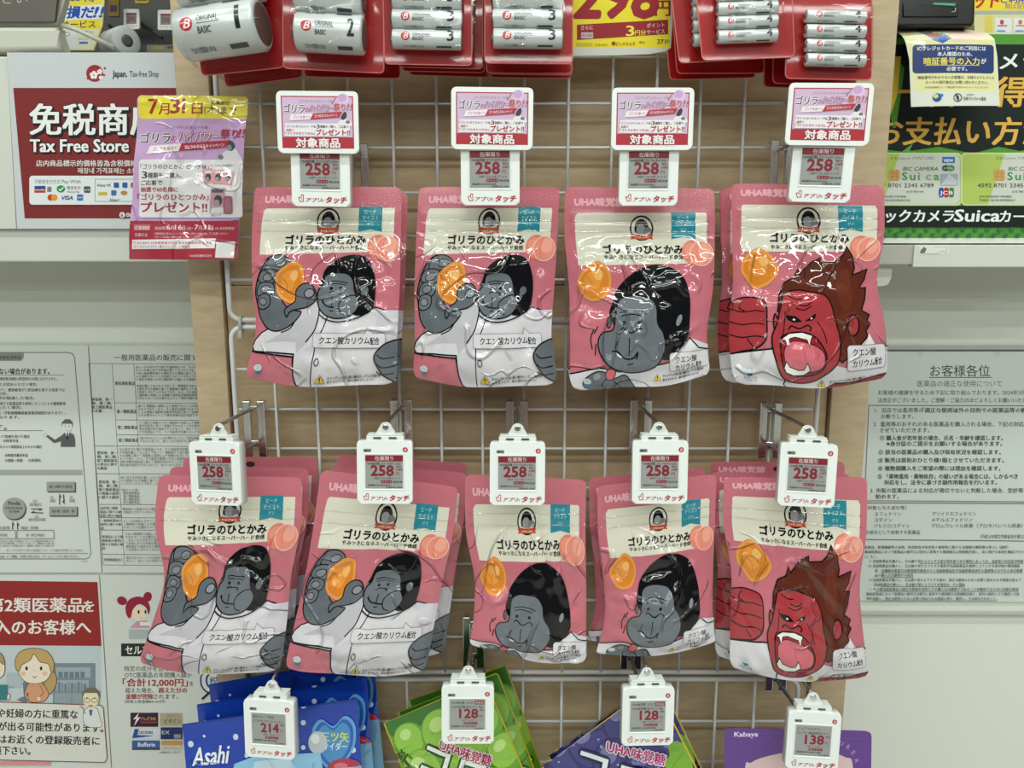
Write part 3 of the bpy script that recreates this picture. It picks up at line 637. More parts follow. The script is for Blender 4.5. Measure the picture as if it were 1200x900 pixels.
LW = ['医薬品、医療機器等の品質、有効性及び安全性の確保等に関する法律施行規則第15条の2（抜粋）', '薬局医薬品において医薬品の販売又は授与に従事する薬剤師又は登録販売者に、次に掲げる事項を確認させる', 'こと。', 'イ 当該医薬品を購入し、又は譲り受けようとする者が若年者である場合にあっては、当該者の氏名及び年齢', 'ロ 当該医薬品を購入し、又は譲り受けようとする者及び当該医薬品を使用しようとする者が他の薬局開設', '者、店舗販売業者又は配置販売業者からの当該医薬品及び当該医薬品以外の濫用等のおそれのある医薬', '品の購入又は譲受けの状況', 'ハ 当該医薬品を購入し、又は譲り受けようとする者が、適正な使用のために必要と認められる数量を超えて', '当該医薬品を購入し、又は譲り受けようとする場合は、その理由', 'ニ その他当該医薬品の適正な使用を目的とする購入又は譲受けであることを確認するために必要な事項', '薬局医薬品において医薬品の販売又は授与に従事する薬剤師又は登録販売者に、前号の規定により確認した事', '項を勘案し、適正な使用のために必要と認められる数量に限り、販売し、又は授与させること。']
for i, (t, x, x1) in enumerate(zip(LW, (1013, 1013, 1013, 1018, 1018, 1025, 1025, 1018, 1024, 1018, 1015, 1015), (1181, 1199, 1028, 1199, 1195, 1198, 1070, 1196, 1130, 1193, 1194, 1168))):
    y = 642.5 + i * 5.46; a.text(t, x, y, 3.9, K, x1 - x, res=1, bold=.012)
    if i in (3, 5, 6, 8, 9, 11): a.stroke([(x + 60 if i == 3 else x + 8, y + 1), (x1, y + 1)], .5, K)
tag(sheet('notice_paper', a, YN, [(1005, 412), (1260, 412), (1258, 706), (998, 704)], (207, 214, 208), 0.0006), 'white notice to customers on medicine use, right of the wooden panel', 'notice')
for y, h, lab in ((407, .0032, 'above'), (719, .002, 'below')):
    bm = bmesh.new(); p, q = PX(995, y, YN - .002), PX(1260, y, YN - .002); box(bm, p[0], q[0], YN - .005, YN + .003, p[1] - h, p[1] + h, .0008)
    tag(centre(meshobj('holder_rail', bm, pl(176, 180, 176, .3))), 'grey rail along the edge %s the customer notice, right of the panel' % lab, 'rail')
for x, y in ((1079, 414), (1170, 414)):
    bm = bmesh.new(); c = V(x, y, YN - .004); prism(bm, ellpts(0, 0, .0035, n=20), -.0012, .0012, .0008)
    tag(meshobj('suction_pad', bm, ACRYL, None, c), 'clear round pad at the top of the customer notice, ' + ('left one' if x < 1100 else 'right one'), 'pad', 'pads on the customer notice')

# payment card banner
a = Art(ink); GN = (84, 150, 52); DK = (20, 30, 26); GO = (226, 176, 78)
a.rect(990, 40, 1260, 279, GN); a.poly([(990, 52), (1260, 52), (1260, 182), (1230, 170), (1200, 178), (1170, 172), (1140, 180), (1100, 172), (1060, 178), (990, 170)], DK)
a.poly([(1046, 150), (1040, 110), (1052, 70), (1060, 80), (1050, 150)], GN); a.poly([(1054, 180), (1070, 168), (1066, 176), (1086, 184), (1126, 178), (1160, 186), (1200, 176), (1230, 186), (990, 190)], (96, 164, 60))
for o in ((1.4, 1.4),): a.text('ビックカメラ', 1218 + o[0], 80 + o[1], 22, DK, 150, al='r', bold=.05, shear=-.05)
a.text('ビックカメラ', 1218, 80, 22, (232, 236, 232), 150, al='r', bold=.03, shear=.1)
a.text('一番お得な', 1241, 122, 38, GO, 196, al='r', bold=.03, shear=.12); a.text('お支払い方', 1194, 167, 35, GO, 168, al='r', bold=.03, shear=.12); a.text('法', 1198, 167, 35, GO, bold=.03, shear=.12)
for x0, num, nm in ((1004, '3587 8701 2345 6789', 'TARO HIGASHINIHON'), (1127, '4592 8701 2345 6789', 'TARO BIGKAMERAO')):
    a.rr(x0 - 1.5, 179, x0 + 123, 241, 6, (206, 226, 160)); a.rr(x0, 180.5, x0 + 121, 239.5, 5, (176, 196, 96)); a.poly([(x0 + 50, 180.5), (x0 + 116, 180.5), (x0 + 121, 186), (x0 + 121, 234), (x0 + 116, 239.5), (x0 + 30, 239.5)], (204, 208, 196))
    a.text('B BicCamera  POINT CARD', x0 + 40, 187, 5, (90, 104, 84), 51, res=1, shear=.15); a.text('BIC CAMERA', x0 + 54, 200, 6.2, (50, 100, 60), 41, shear=.2, bold=.02)
    for i, (ch, c) in enumerate(zip('Suica', ((70, 140, 80), (70, 140, 80), (130, 150, 130), (150, 156, 150), (90, 150, 96)))): a.text(ch, x0 + 53 + i * 9.3, 211, 13, c, 6 if ch != 'i' else 2.2, bold=.03)
    a.rr(x0 + 37, 199, x0 + 50, 212, 2, (206, 160, 96))
    for k in (203, 207): a.stroke([(x0 + 37, k), (x0 + 50, k)], .5, (160, 116, 60))
    for k in (41, 46): a.stroke([(x0 + k, 199), (x0 + k, 212)], .5, (160, 116, 60))
    a.text(num, x0 + 18, 219.5, 6.6, (84, 92, 78), 72, bold=.01); a.text('GOOD THRU 00/00', x0 + 58, 226, 4, (84, 92, 78), 20, res=1); a.text('JPN INTERNET-MEMBER', x0 + 20, 231.5, 3.4, (84, 92, 78), 38, res=1); a.text(nm, x0 + 20, 236, 4, (84, 92, 78), 42, res=1)
    a.rect(x0 + 100, 184, x0 + 114.5, 191, (40, 110, 190)); a.text('VIEW', x0 + 101.5, 190, 5, WHT, 11, bold=.03); a.ell(x0 + 104, 197, 4.4, 3.6, (60, 90, 70)); a.ell(x0 + 110, 197, 4.4, 3.6, (80, 140, 90)); a.text('QUICPay', x0 + 101, 198, 2.8, WHT, 11, res=1)
    a.rect(x0 + 98, 204, x0 + 118, 217, (160, 170, 180)); a.poly([(x0 + 98, 217), (x0 + 108, 204), (x0 + 117, 212), (x0 + 117, 217)], (190, 198, 206))
    for i, c in enumerate(((40, 76, 150), (190, 40, 50), (50, 130, 70))): a.rr(x0 + 96 + i * 6, 220, x0 + 101.4 + i * 6, 231, 2, c)
    a.text('JCB', x0 + 97, 228, 6, WHT, 15, bold=.03)
a.rect(990, 241.5, 1260, 266, DK); a.text('ビックカメラ', 1116, 259.5, 16.5, (236, 240, 236), 96, al='r', bold=.035, shear=.12); a.text('Suica', 1117, 259.5, 20, (236, 240, 236), 53, bold=.035, shear=.1); a.text('カード', 1170, 259.5, 15.5, (236, 240, 236), 45, bold=.035, shear=.12)
for i in range(18):
    for j in range(2): a.ell(1000 + i * 14.2 + j * 7, 269 + j * 6.5, 2.6, 2.4, (50, 110, 84), n=12)
for x in (1060, 1120, 1180): a.stroke([(x - 26, 279), (x + 6, 266)], .8, (50, 110, 84))
tag(sheet('card_banner', a, YC - 0.006, [(985, 39), (1262, 39), (1260, 285), (985, 285)], (222, 226, 214), 0.004), 'green and black banner with gold lettering and two printed payment cards', 'banner')
# card-use notice hanging from the terminal
a = Art(coated); CM = (232, 228, 170)
a.poly([(1056, 31.5), (1150, 33), (1164, 46), (1169, 108), (1071, 108), (1065, 60)], CM); a.poly([(1074, 31.6), (1096, 31.8), (1114, 46), (1102, 52), (1092, 48)], (130, 146, 160)); a.poly([(1084, 38), (1094, 34), (1102, 42), (1094, 46)], (190, 100, 100)); a.poly([(1096, 47), (1104, 43), (1109, 47), (1103, 52)], (50, 100, 190)); a.poly([(1104, 32.4), (1150, 34), (1150, 44), (1116, 50), (1112, 42)], (236, 208, 190), True); a.stroke([(1098, 32.2), (1110, 38), (1108, 41)], 2.4, (226, 230, 226))
a.poly(rrpts(1068.5, 53, 1164, 86.5, 4), (46, 64, 116)); LB = (232, 232, 226)
a.text('ICクレジットカードのご利用には', 1114, 59.6, 5.6, LB, 80, al='c', bold=.03); a.text('本人確認のため、', 1117, 66.3, 5.6, LB, 41, al='c', bold=.03); a.text('暗証番号の入力', 1081, 76, 9.2, (240, 220, 90), 65, bold=.03); a.text('が', 1148, 75, 7, LB, bold=.03); a.stroke([(1082, 77.4), (1146, 77.4)], .6, (240, 220, 90)); a.text('必要です。', 1119, 83.6, 5.6, LB, 24, al='c', bold=.03)
a.text('暗証番号がわからないお客様は、お持ちのクレジット', 1074.5, 93, 4.2, (74, 76, 70), 90, res=1, bold=.015); a.text('カードの発行会社にお問い合わせください。', 1083, 98.8, 4.2, (74, 76, 70), 74, res=1, bold=.015); a.text('※お支払金額等によって暗証番号を求められないケースがございます。', 1082, 104, 2.6, (90, 92, 86), 76, res=1)
a.ell(1096, 115, 5.2, 5, (40, 90, 150)); a.ell(1094.5, 113.4, 3, 2.6, (220, 216, 120)); a.ell(1101, 112.5, 2.2, 2, (50, 130, 190)); a.stroke(ellpts(1120, 115, 4.6, 4.4, 20), .9, (60, 66, 74), closed=True); a.poly([(1117, 111), (1121, 113), (1122, 119), (1119, 117)], (60, 66, 74)); a.text('日本クレジット協会', 1127, 118, 4.8, (64, 66, 66), 27, res=1, bold=.02); a.text('一般社団法人', 1129, 112.6, 2.4, (64, 66, 66), 11, res=1)
B = [(1054, 30.5), (1100, 31.5), (1145, 32), (1158, 36), (1165, 46), (1168.5, 66), (1171.5, 124), (1067, 125.5), (1065, 70), (1061, 50)]
card = tag(sheet('payment_notice', a, 0.05, B, (226, 228, 216), 0.0005, warp=lambda x, y: 0.018 * np.clip((48 - y) / 18, 0, 1) ** 2 - .004 * np.sin((x - 1054) / 118 * 3.14), cell=3.0), 'curled cream notice with navy box hanging below the black card terminal', 'notice')
# black terminal
t0 = empty('card_terminal', V(1100, 10, 0.07)); tag(t0, 'black card terminal above the curled cream notice at top right', 'card terminal')
o0 = np.array(t0.location)
def loc_pts(P, Y): return [(PX(x, y, Y)[0] - o0[0], PX(x, y, Y)[1] - o0[2]) for x, y in P]
bm = bmesh.new(); prism(bm, loc_pts([(1050, -34), (1136, -34), (1144, -22), (1143, 24), (1139, 31), (1050, 31)], .045), -0.025, 0.03, .003); meshobj('body', bm, pl(16, 17, 17, .3), t0)
bm = bmesh.new(); prism(bm, loc_pts([(1058, 5), (1122, 5), (1121, 20), (1058, 20)], .045), -0.027, -0.0255, .0005); meshobj('slot_panel', bm, pl(28, 29, 29, .18), t0)
bm = bmesh.new(); prism(bm, loc_pts([(1092, 4.4), (1118, 5.0), (1117, 8), (1092, 6.6)], .045), -0.0285, -0.0265); meshobj('card_guide', bm, pl(70, 160, 120, .4), t0)
bm = bmesh.new(); tube(bm, [(p[0], -0.0275, p[1]) for p in loc_pts([(1113.5, 14.5), (1117, 14.5), (1118.4, 13), (1118.4, 10)], .045)], .0004, 6); meshobj('slot_mark', bm, pl(200, 200, 200), t0)
bm = bmesh.new(); p, q = PX(1050, -40, .03), PX(1056.5, 87, .03); box(bm, PX(1052, 20, .03)[0], PX(1055, 20, .03)[0], .03, .09, q[1], p[1], .0006)
tag(centre(meshobj('acrylic_divider', bm, ACRYL)), 'thin clear acrylic divider standing between the wooden panel and the card terminal', 'divider')
tag(sheet('yellow_card', None, 0.088, [(1047, 66), (1056, 66), (1052, 110), (1044, 134)], ink(226, 196, 70), 0.001), 'narrow yellow card peeping out beside the wooden panel at right', 'card')
# counter display at the top right
a = Art(ink); a.rect(1140, -30, 1260, 12.5, (240, 216, 60)); a.text('ット', 1142, 8, 21, (196, 44, 44), 27, bold=.04, shear=.2); a.text('ご利用の', 1173, 3, 11, (60, 70, 160), 40, bold=.03); a.text('際は窓口', 1178, 10, 7, (60, 80, 150), 26, res=1)
a.rect(1140, 12.5, 1260, 17, (176, 178, 170)); a.rect(1154, 19, 1163, 38, (226, 206, 90))
for x0, c in ((1166, (190, 70, 70)), (1187.5, (206, 120, 70)), (1209, (90, 120, 190))):
    a.rect(x0, 21, x0 + 19.5, 38.5, (228, 230, 230)); a.ell(x0 + 8, 26, 2.4, 3, c, n=12); a.rect(x0 + 3, 29.5, x0 + 14, 31, c); a.rect(x0 + 2, 35.5, x0 + 12, 37.5, (110, 150, 190))
tag(sheet('card_display', a, 0.17, [(1140, -40), (1275, -40), (1275, 42), (1142, 42)], (222, 216, 160), 0.02), 'yellow topped display of small white cards at the top right corner', 'display')
# right ledge end fittings
bm = bmesh.new(); p, q = PX(1069, 287, YC - .006), PX(1260, 313, YC - .006); box(bm, p[0], q[0], YC - .012, YC - .001, q[1], p[1], .001)
tag(centre(meshobj('ledge_fascia', bm, pl(212, 214, 204, .4))), 'white fascia strip below the green banner at right', 'fascia')
bm = bmesh.new(); p, q = PX(1030, 287, YC - .006), PX(1068, 310, YC - .006); box(bm, p[0], q[0], YC - .009, YC - .001, q[1], p[1], .001)
tag(centre(meshobj('end_bracket', bm, pl(176, 174, 162, .5))), 'grey end bracket beside the white fascia strip under the green banner', 'bracket')
bm = bmesh.new(); g = [PX(x, y, YC) for x, y in ((1020, 313), (1046, 313), (1045, 326), (1041, 334), (1034, 336), (1020, 336))]; prism(bm, g, YC + .0, YC + .012, .001)
tag(centre(meshobj('hinge_plate', bm, pl(196, 196, 184, .4))), 'small rounded grey plate under the counter edge, right of the panel', 'plate')
for P, lab in (([(1079, 293), (1083, 289), (1086, 292), (1083, 297), (1078, 297)], 'tape residue'), ):
    a = Art(ink); a.poly(P, (110, 112, 104)); a.stroke([(1083, 297), (1098, 297.6), (1104, 294), (1108, 296.5), (1110, 290)], .5, (140, 142, 134)); a.stroke([(1096, 289.5), (1110, 289.5)], .3, (160, 162, 150))
    tag(sheet('tape_mark', a, YC - .0123, [(1077, 288), (1112, 288), (1112, 298), (1077, 298)], (222, 224, 212), .0002), 'torn tape residue on the white fascia under the green banner', 'tape')

# ------------------------------------------------------------------ left: things on and behind the counter
m0 = empty('tilted_screen', V(40, 40, 0.14)); tag(m0, 'grey and white tilted screen standing on the counter at top left', 'screen'); o0 = np.array(m0.location)
bm = bmesh.new(); prism(bm, loc_pts([(-90, -60), (82, -60), (75, 0), (66, 31), (-90, 32)], .128), -.012, .0, .003); meshobj('casing', bm, pl(206, 206, 192, .45), m0)
bm = bmesh.new(); prism(bm, loc_pts([(-90, 31), (66, 31), (65, 35), (73, 59), (-90, 61)], .106), -.034, -.014, .005); meshobj('foot', bm, pl(198, 198, 184, .45), m0)
a = Art(lambda *c: pl(*c, .3)); a.text('ください', 32, 3.5, 15, (176, 172, 166), 62, al='r')
bm = bmesh.new(); 
scr = sheet('screen_face', a, 0.117, [(-90, -50), (72, -50), (64, 25), (-90, 26)], pl(98, 92, 86, .35), .004, parent=m0)
scr.location = tuple(-o0)
bm = bmesh.new(); p = [V(74, 30, .10), V(86, 33, .09), V(134, 55.5, .095)]; tube(bm, arcpts(p, .01), .0028, 8)
tag(centre(meshobj('support_rod', bm, pl(188, 190, 182, .3))), 'grey rod slanting down in front of the yellow card at top left', 'rod')
a = Art(ink); a.poly([(78, -30), (120, -30), (117, 34), (74, 34)], (236, 216, 60)); a.text('お得', 82, 1, 11, (40, 60, 150), 30, bold=.03); a.poly([(77, 8), (120, 5), (118, 22), (76, 24)], (226, 230, 236)); a.text('損だ', 78, 20, 15, (44, 80, 170), 31, bold=.05, shear=.15); a.text('!!', 109, 20, 17, (44, 80, 170), 10, bold=.05, shear=.25); a.text('サービス', 72, 32, 9.5, (60, 56, 50), 40, bold=.01)
a.poly([(74, 34), (117, 34), (109, 58), (82, 58)], (226, 224, 196)); a.poly([(74, 34), (88, 34), (92, 58), (82, 58)], (224, 226, 222)); a.stroke(ellpts(79, 40, 3, 2, 12), .7, (190, 90, 90), closed=True); a.rect(93, 49, 103, 51.5, (70, 110, 180)); a.text('ポイント', 92, 47, 3, (90, 90, 80), 12, res=1); a.text('（税込）', 98, 39, 4, (90, 90, 80), 12, res=1)
tag(sheet('price_card', a, 0.30, [(80, -36), (125, -36), (120, 30), (110, 59), (82, 59), (73, 36)], (232, 220, 120), .002), 'yellow and white shop card with blue lettering at top left', 'card')
bs = empty('shelf_backboard', V(160, 20, 0.62)); tag(bs, 'dark shelf back beyond the counter, seen at top left', 'shelf'); o0 = np.array(bs.location)
bm = bmesh.new(); box(bm, -.3, .25, 0, .03, -.25, .3, .002); meshobj('board', bm, principled('dark_shelf', (66, 66, 64), .5), bs)
for x0, y0, x1, y1 in ((160, 24, 190, 44), (128, 30, 150, 46)):
    bm = bmesh.new(); p, q = V(x0, y0, .61), V(x1, y1, .56); tube(bm, [Vector(p) - Vector(o0), Vector(q) - Vector(o0)], .003, 6); meshobj('shelf_wire', bm, pl(30, 30, 30), bs)
for x, y, w, lab in ((154, 22, 18.5, 'left one'), (194, 23, 18.5, 'right one')):
    a = Art(lambda *c: pl(*c, .4)); a.rect(x - 6, y - 7, x + 6, y + 6, (120, 116, 116)); a.rect(x - 6, y - 7, x + 6, y - 4.6, (120, 40, 50)); a.text('298', x - 4.6, y + 3, 8, (140, 40, 52), 9, bold=.03); a.text('アプリでタッチ', x - 7, y + 9.6, 2.4, (176, 40, 44), 14, res=1)
    tag(sheet('shelf_price_tag', a, 0.58, rrpts(x - w / 2, y - 11.5, x + w / 2, y + 12, 1.6), pl(222, 224, 220, .4), .004), 'small white price tag on the dark far shelf, ' + lab, 'price tag', 'far shelf price tags')
for (x, y, w, h, c, lab) in ((133, 6, 12, 26, (120, 96, 40), 'dim yellow packet hanging on the far shelf, left one'), (166, -4, 16, 16, (178, 150, 40), 'dim yellow packet hanging on the far shelf, right one')):
    a = Art(ink); a.rect(x - w * .35, y, x + w * .35, y + h * .3, (60, 44, 70)); tag(sheet('hanging_packet', a, .56, rrpts(x - w / 2, y - h / 2, x + w / 2, y + h / 2, 1.5), ink(*c), .006), lab, 'packet', 'packets on the far shelf')
rl = empty('paper_roll', V(141, 50.5, .22), (0, 0, math.radians(-38))); tag(rl, 'white paper roll lying on the counter behind the tax free sign', 'paper roll')
bm = bmesh.new(); lathe_x(bm, [(-.022, .0195), (.018, .0195), (.0195, .018), (.0195, .008)], 40); meshobj('paper', bm, principled('roll_paper', (214, 216, 214), .6), rl)
bm = bmesh.new(); lathe_x(bm, [(.0185, .0079), (.0199, .0079), (.0199, .004)], 30); meshobj('core', bm, pl(96, 96, 94, .5), rl)
bm = bmesh.new(); p, q = PX(176, 53, .24), PX(230, 60, .24); box(bm, p[0], q[0], .24, .27, q[1], p[1], .001); a = Art(ink); a.rect(180, 54, 192, 57.5, (150, 140, 90)); a.rect(196, 54, 205, 57, (70, 90, 80))
bm.free(); tag(sheet('leaflet_box', a, .24, [(172, 52.5), (232, 52.5), (232, 61), (172, 61)], ink(126, 122, 100), .03), 'low box of leaflets behind the tax free sign beside the panel', 'box')

# ------------------------------------------------------------------ campaign poster hung on the left of the grid
a = Art(lam); CR_ = (164, 40, 58)
a.poly([(160.5, 138), (288.5, 138), (280.5, 259), (154.3, 259)], (198, 160, 204)); a.poly(rrpts(162, 112.5, 289.5, 139, 4), (238, 220, 60))
a.ell(277, 147, 9, 7, (216, 176, 216)); a.ell(275, 145, 6.5, 5.5, (196, 158, 204))
a.text('7', 174, 133, 25, (170, 40, 40), 11, bold=.03); a.text('月', 186, 133, 15, (170, 40, 40), 13, bold=.02); a.text('3', 200.5, 133, 25, (170, 40, 40), 11, bold=.03); a.text('1', 215, 133, 25, (170, 40, 40), bold=.03); a.text('日', 226, 133, 15, (170, 40, 40), 12, bold=.02); a.text('(木)', 240, 132.5, 11, (120, 50, 30), 17); a.text('まで', 258.5, 133.5, 11, (140, 60, 30), 18, bold=.02); a.text('応募締切', 248, 122.5, 5, (60, 50, 30), 20, bold=.02)
a.text('ゴリラのひとかみ ピーチ味', 194, 151, 4, (130, 110, 130), 50, res=1)
for o in ((.5, .6), (-.5, -.3)): a.text('ゴリラ', 163.5 + o[0], 167 + o[1], 14, (236, 230, 236), 36, bold=.05, shear=.1)
a.text('ゴリラ', 163.5, 167, 14, (40, 34, 40), 36, bold=.02, shear=.1); a.text('の', 201, 165, 8, (176, 56, 76))
for o in ((.5, .5), (-.5, -.5)): a.text('ハイパワー', 209 + o[0], 165 + o[1], 13, (150, 60, 90), 46, bold=.03, shear=.2)
a.text('ハイパワー', 209, 165, 13, (230, 200, 220), 46, bold=.02, shear=.2); a.text('祭り', 258, 161.5, 12, (170, 50, 66), 21, bold=.03, shear=.1); a.text('!!', 279, 161, 14, (170, 50, 66), 7, bold=.03, shear=.2)
a.poly([(176, 171), (213, 168), (209.5, 177), (172, 181)], (236, 228, 232)); a.text('ゴリラを食べて', 180, 177, 5, (180, 60, 80), 28, bold=.02, rot=-.05); a.poly([(213, 168), (270, 164), (264, 172.5), (209.5, 177)], (176, 46, 66)); a.text('ゴリラを当てるキャンペーン', 216, 174.5, 5, (240, 220, 226), 46, bold=.02, rot=-.07)
a.poly([(256, 188), (260, 180), (266, 176), (275, 174), (280, 180), (282, 188)], (222, 216, 222), True); a.ell(270, 171, 5, 6, (66, 66, 70)); a.ell(268.5, 173, 3.2, 3.4, (140, 140, 146)); a.ell(258, 184, 3.4, 3, (120, 120, 124))
a.poly(rrpts(164, 187, 285, 255, 4), (226, 222, 224)); KK = (50, 44, 48)
a.text('「ゴリラのひとかみ ピーチ味」', 166, 198, 6.4, KK, 78, bold=.02); a.text('3', 168, 209, 11, KK, 6, bold=.03); a.text('種類をご購入、', 175, 208.5, 7, KK, 39, bold=.02); a.text('ご応募で', 166.5, 217, 6.4, KK, 25, bold=.015); a.text('抽選で60名様に', 166, 224.5, 6.2, CR_, 43, bold=.03); a.text('「ゴリラのひとつかみ」', 162, 234, 8, CR_, 83, bold=.03); a.text('プレゼント!!', 166, 248, 13.5, CR_, 77, bold=.035); a.text('アソートもマツコも対象商品です', 246, 195, 3, KK, 29, res=1)
for i, (x, r) in enumerate(((239, -.2), (251, 0), (263, .15))):
    P = [(x + np.cos(r) * u - np.sin(r) * v, 207 + np.sin(r) * u + np.cos(r) * v) for u, v in ((-1, -8), (11, -8), (11, 9), (-1, 9))]; a.poly(P, (222, 150, 160)); a.ell(x + 5, 208, 3.6, 4.6, (60, 52, 56)); a.ell(x + 4, 210, 2.4, 2.6, (150, 146, 150)); a.rect(x + 1, 200, x + 9, 203, (226, 220, 206))
a.ell(232, 211, 5.6, 5.6, (226, 200, 206)); a.ell(232, 211, 4.8, 4.8, (230, 224, 226)); a.poly([(248, 221), (265, 220), (264, 250), (246, 250)], (190, 150, 160)); a.ell(257, 235, 5, 6, (70, 64, 68)); a.ell(255, 238, 3.6, 4, (150, 148, 152)); a.poly([(249, 244), (263, 243), (263, 250), (247, 250)], (216, 212, 214)); a.rect(249, 222, 263, 226, (90, 84, 100)); a.poly(rrpts(263, 230, 274, 251, 3), (150, 96, 112)); a.rect(265, 233, 272, 247, (166, 110, 124)); a.text('※画像はイメージです', 248, 253.4, 2.4, KK, 12, res=1)
a.poly([(154.3, 259), (280.5, 259), (277.4, 304), (152, 304)], CR_); a.rr(158.5, 263, 177, 270, 1, (190, 96, 108)); PK = (236, 214, 220)
a.text('応募期間', 160, 269, 5, PK, 16, bold=.01); a.text('2025年', 182, 269, 4.6, PK, 12); a.text('6', 195, 269, 8, PK, 4.4, bold=.03); a.text('月', 199.5, 269, 5.6, PK); a.text('16', 205, 269, 8, PK, 8, bold=.03); a.text('日', 213.5, 269, 5.6, PK); a.text('(月)〜', 219.5, 269, 4, PK, 8); a.text('7', 228.5, 269, 8, PK, 4.4, bold=.03); a.text('月', 233, 269, 5.6, PK); a.text('31', 238.5, 269, 8, PK, 8, bold=.03); a.text('日', 247, 269, 5.6, PK); a.text('(木) 当日消印有効', 253, 269, 3.6, PK, 22, res=1)
a.text('応募方法', 160, 277, 4.4, PK, 14, res=1); a.text('対象商品を含むレシートと応募マークをハガキに貼ってご応募ください。', 182, 275, 3, PK, 86, res=1); a.text('くわしくは商品の裏面をご覧ください。', 182, 279, 2.8, PK, 42, res=1)
a.poly([(157, 281), (254, 279.5), (253, 291), (156, 292)], (232, 222, 226)); a.text('〒130-8691 日本郵便株式会社 東京高輪郵便局 私書箱', 158, 286, 3.6, CR_, 92, res=1, bold=.02); a.text('ゴリラのハイパワー祭りキャンペーン事務局', 158, 290.5, 3.6, CR_, 66, res=1, bold=.02); a.text('UHA味覚糖株式会社', 224, 301, 3.4, PK, 26, res=1)
a.poly([(255, 284), (276, 283), (274.5, 302.5), (253.5, 302)], (226, 222, 222))
B = [(165, 111.5), (286, 112.5), (289, 114), (290, 118), (277.6, 302), (275, 305), (154, 304), (151.5, 301), (161, 116), (162.5, 113)]
tag(sheet('campaign_poster', a, -0.034, B, (206, 176, 208), .0005, warp=lambda x, y: .0016 * np.sin(x / 17 + y / 31) + .0012 * np.sin(y / 13 - x / 40), cell=3.0), 'laminated purple campaign poster with yellow top strip, hung on the left grid edge', 'poster')

# yellow price sheet between the battery packs
a = Art(ink); RY = (150, 36, 44)
a.rect(671, -60, 785, 56, (232, 216, 48)); a.text('298', 673, 20, 66, RY, 96, bold=.045, shear=.12); a.text('円', 768, 17, 21, RY, bold=.03)
a.poly([(676, 29), (783, 23), (783, 40), (676, 47)], RY); a.text('さらに', 681, 35, 6, (226, 214, 200), 14, bold=.01, rot=-.05); a.rect(681, 38, 695, 45, (190, 180, 180)); a.text('税込価格', 682, 43, 3.4, (110, 60, 70), 12, res=1); a.text('3', 734, 42, 17, (236, 220, 80), 9, bold=.03); a.text('円分', 744, 41, 7, (236, 220, 80), 13, bold=.02); a.text('ポイント', 758, 32.5, 6, (226, 214, 200), 21, rot=-.05); a.text('サービス', 758, 40, 6, (226, 214, 200), 21, rot=-.05)
a.rect(675, 50, 694, 54, (196, 184, 70)); a.text('2025/04/30', 697, 54, 4, (120, 104, 40), 15, res=1); a.ell(719, 51, 2.4, 2.4, (160, 70, 40)); a.text('ビックカメラ', 722, 53.5, 5, (150, 60, 40), 22, bold=.02); a.text('税込', 749, 51, 3.4, (100, 90, 40), 7, res=1); a.text('271', 770, 51, 7, (70, 60, 30), 10, bold=.02); a.text('円', 781, 50, 4, (70, 60, 30))
B = [(668, -70), (789, -70), (788, 30), (786, 56), (780, 60), (760, 63.5), (720, 65), (669, 65.5)]
tag(sheet('price_sheet', a, -0.03, B, (206, 206, 194), .0004), 'yellow price sheet reading 298 between the red battery packs', 'price sheet')

# ------------------------------------------------------------------ chrome hooks
def build_hook(root, depth, drop=0.046):
    bm = bmesh.new()
    for x in (-.0085, .0085):
        box(bm, x - .0046, x + .0046, -.0100, -.0042, -drop - .016, .006, .001)
        box(bm, x - .0038, x + .0038, -.0095, .0048, .003, .006, .0006)
    box(bm, -.012, .012, -.009, -.0065, -.006, .0, .0006); box(bm, -.012, .012, -.009, -.0065, -drop - .004, -drop + .004, .0006)
    meshobj('bracket', bm, CHROME, root)
    bm = bmesh.new(); tube(bm, arcpts([(.0, -.007, -drop), (0, -depth + .006, -drop + .006), (0, -depth - .001, -drop + .016)], .006), .0025, 10); meshobj('lower_prong', bm, CHROME, root, smooth=False)
    bm = bmesh.new(); tube(bm, arcpts([(0, -.007, -.003), (0, -depth + .004, .001), (0, -depth - .002, -.003)], .004), .0022, 10); meshobj('upper_arm', bm, CHROME, root)
TAGMAT = pl(232, 236, 233, .38)
def tagink(r, g, b): return pl(r, g, b, .4)
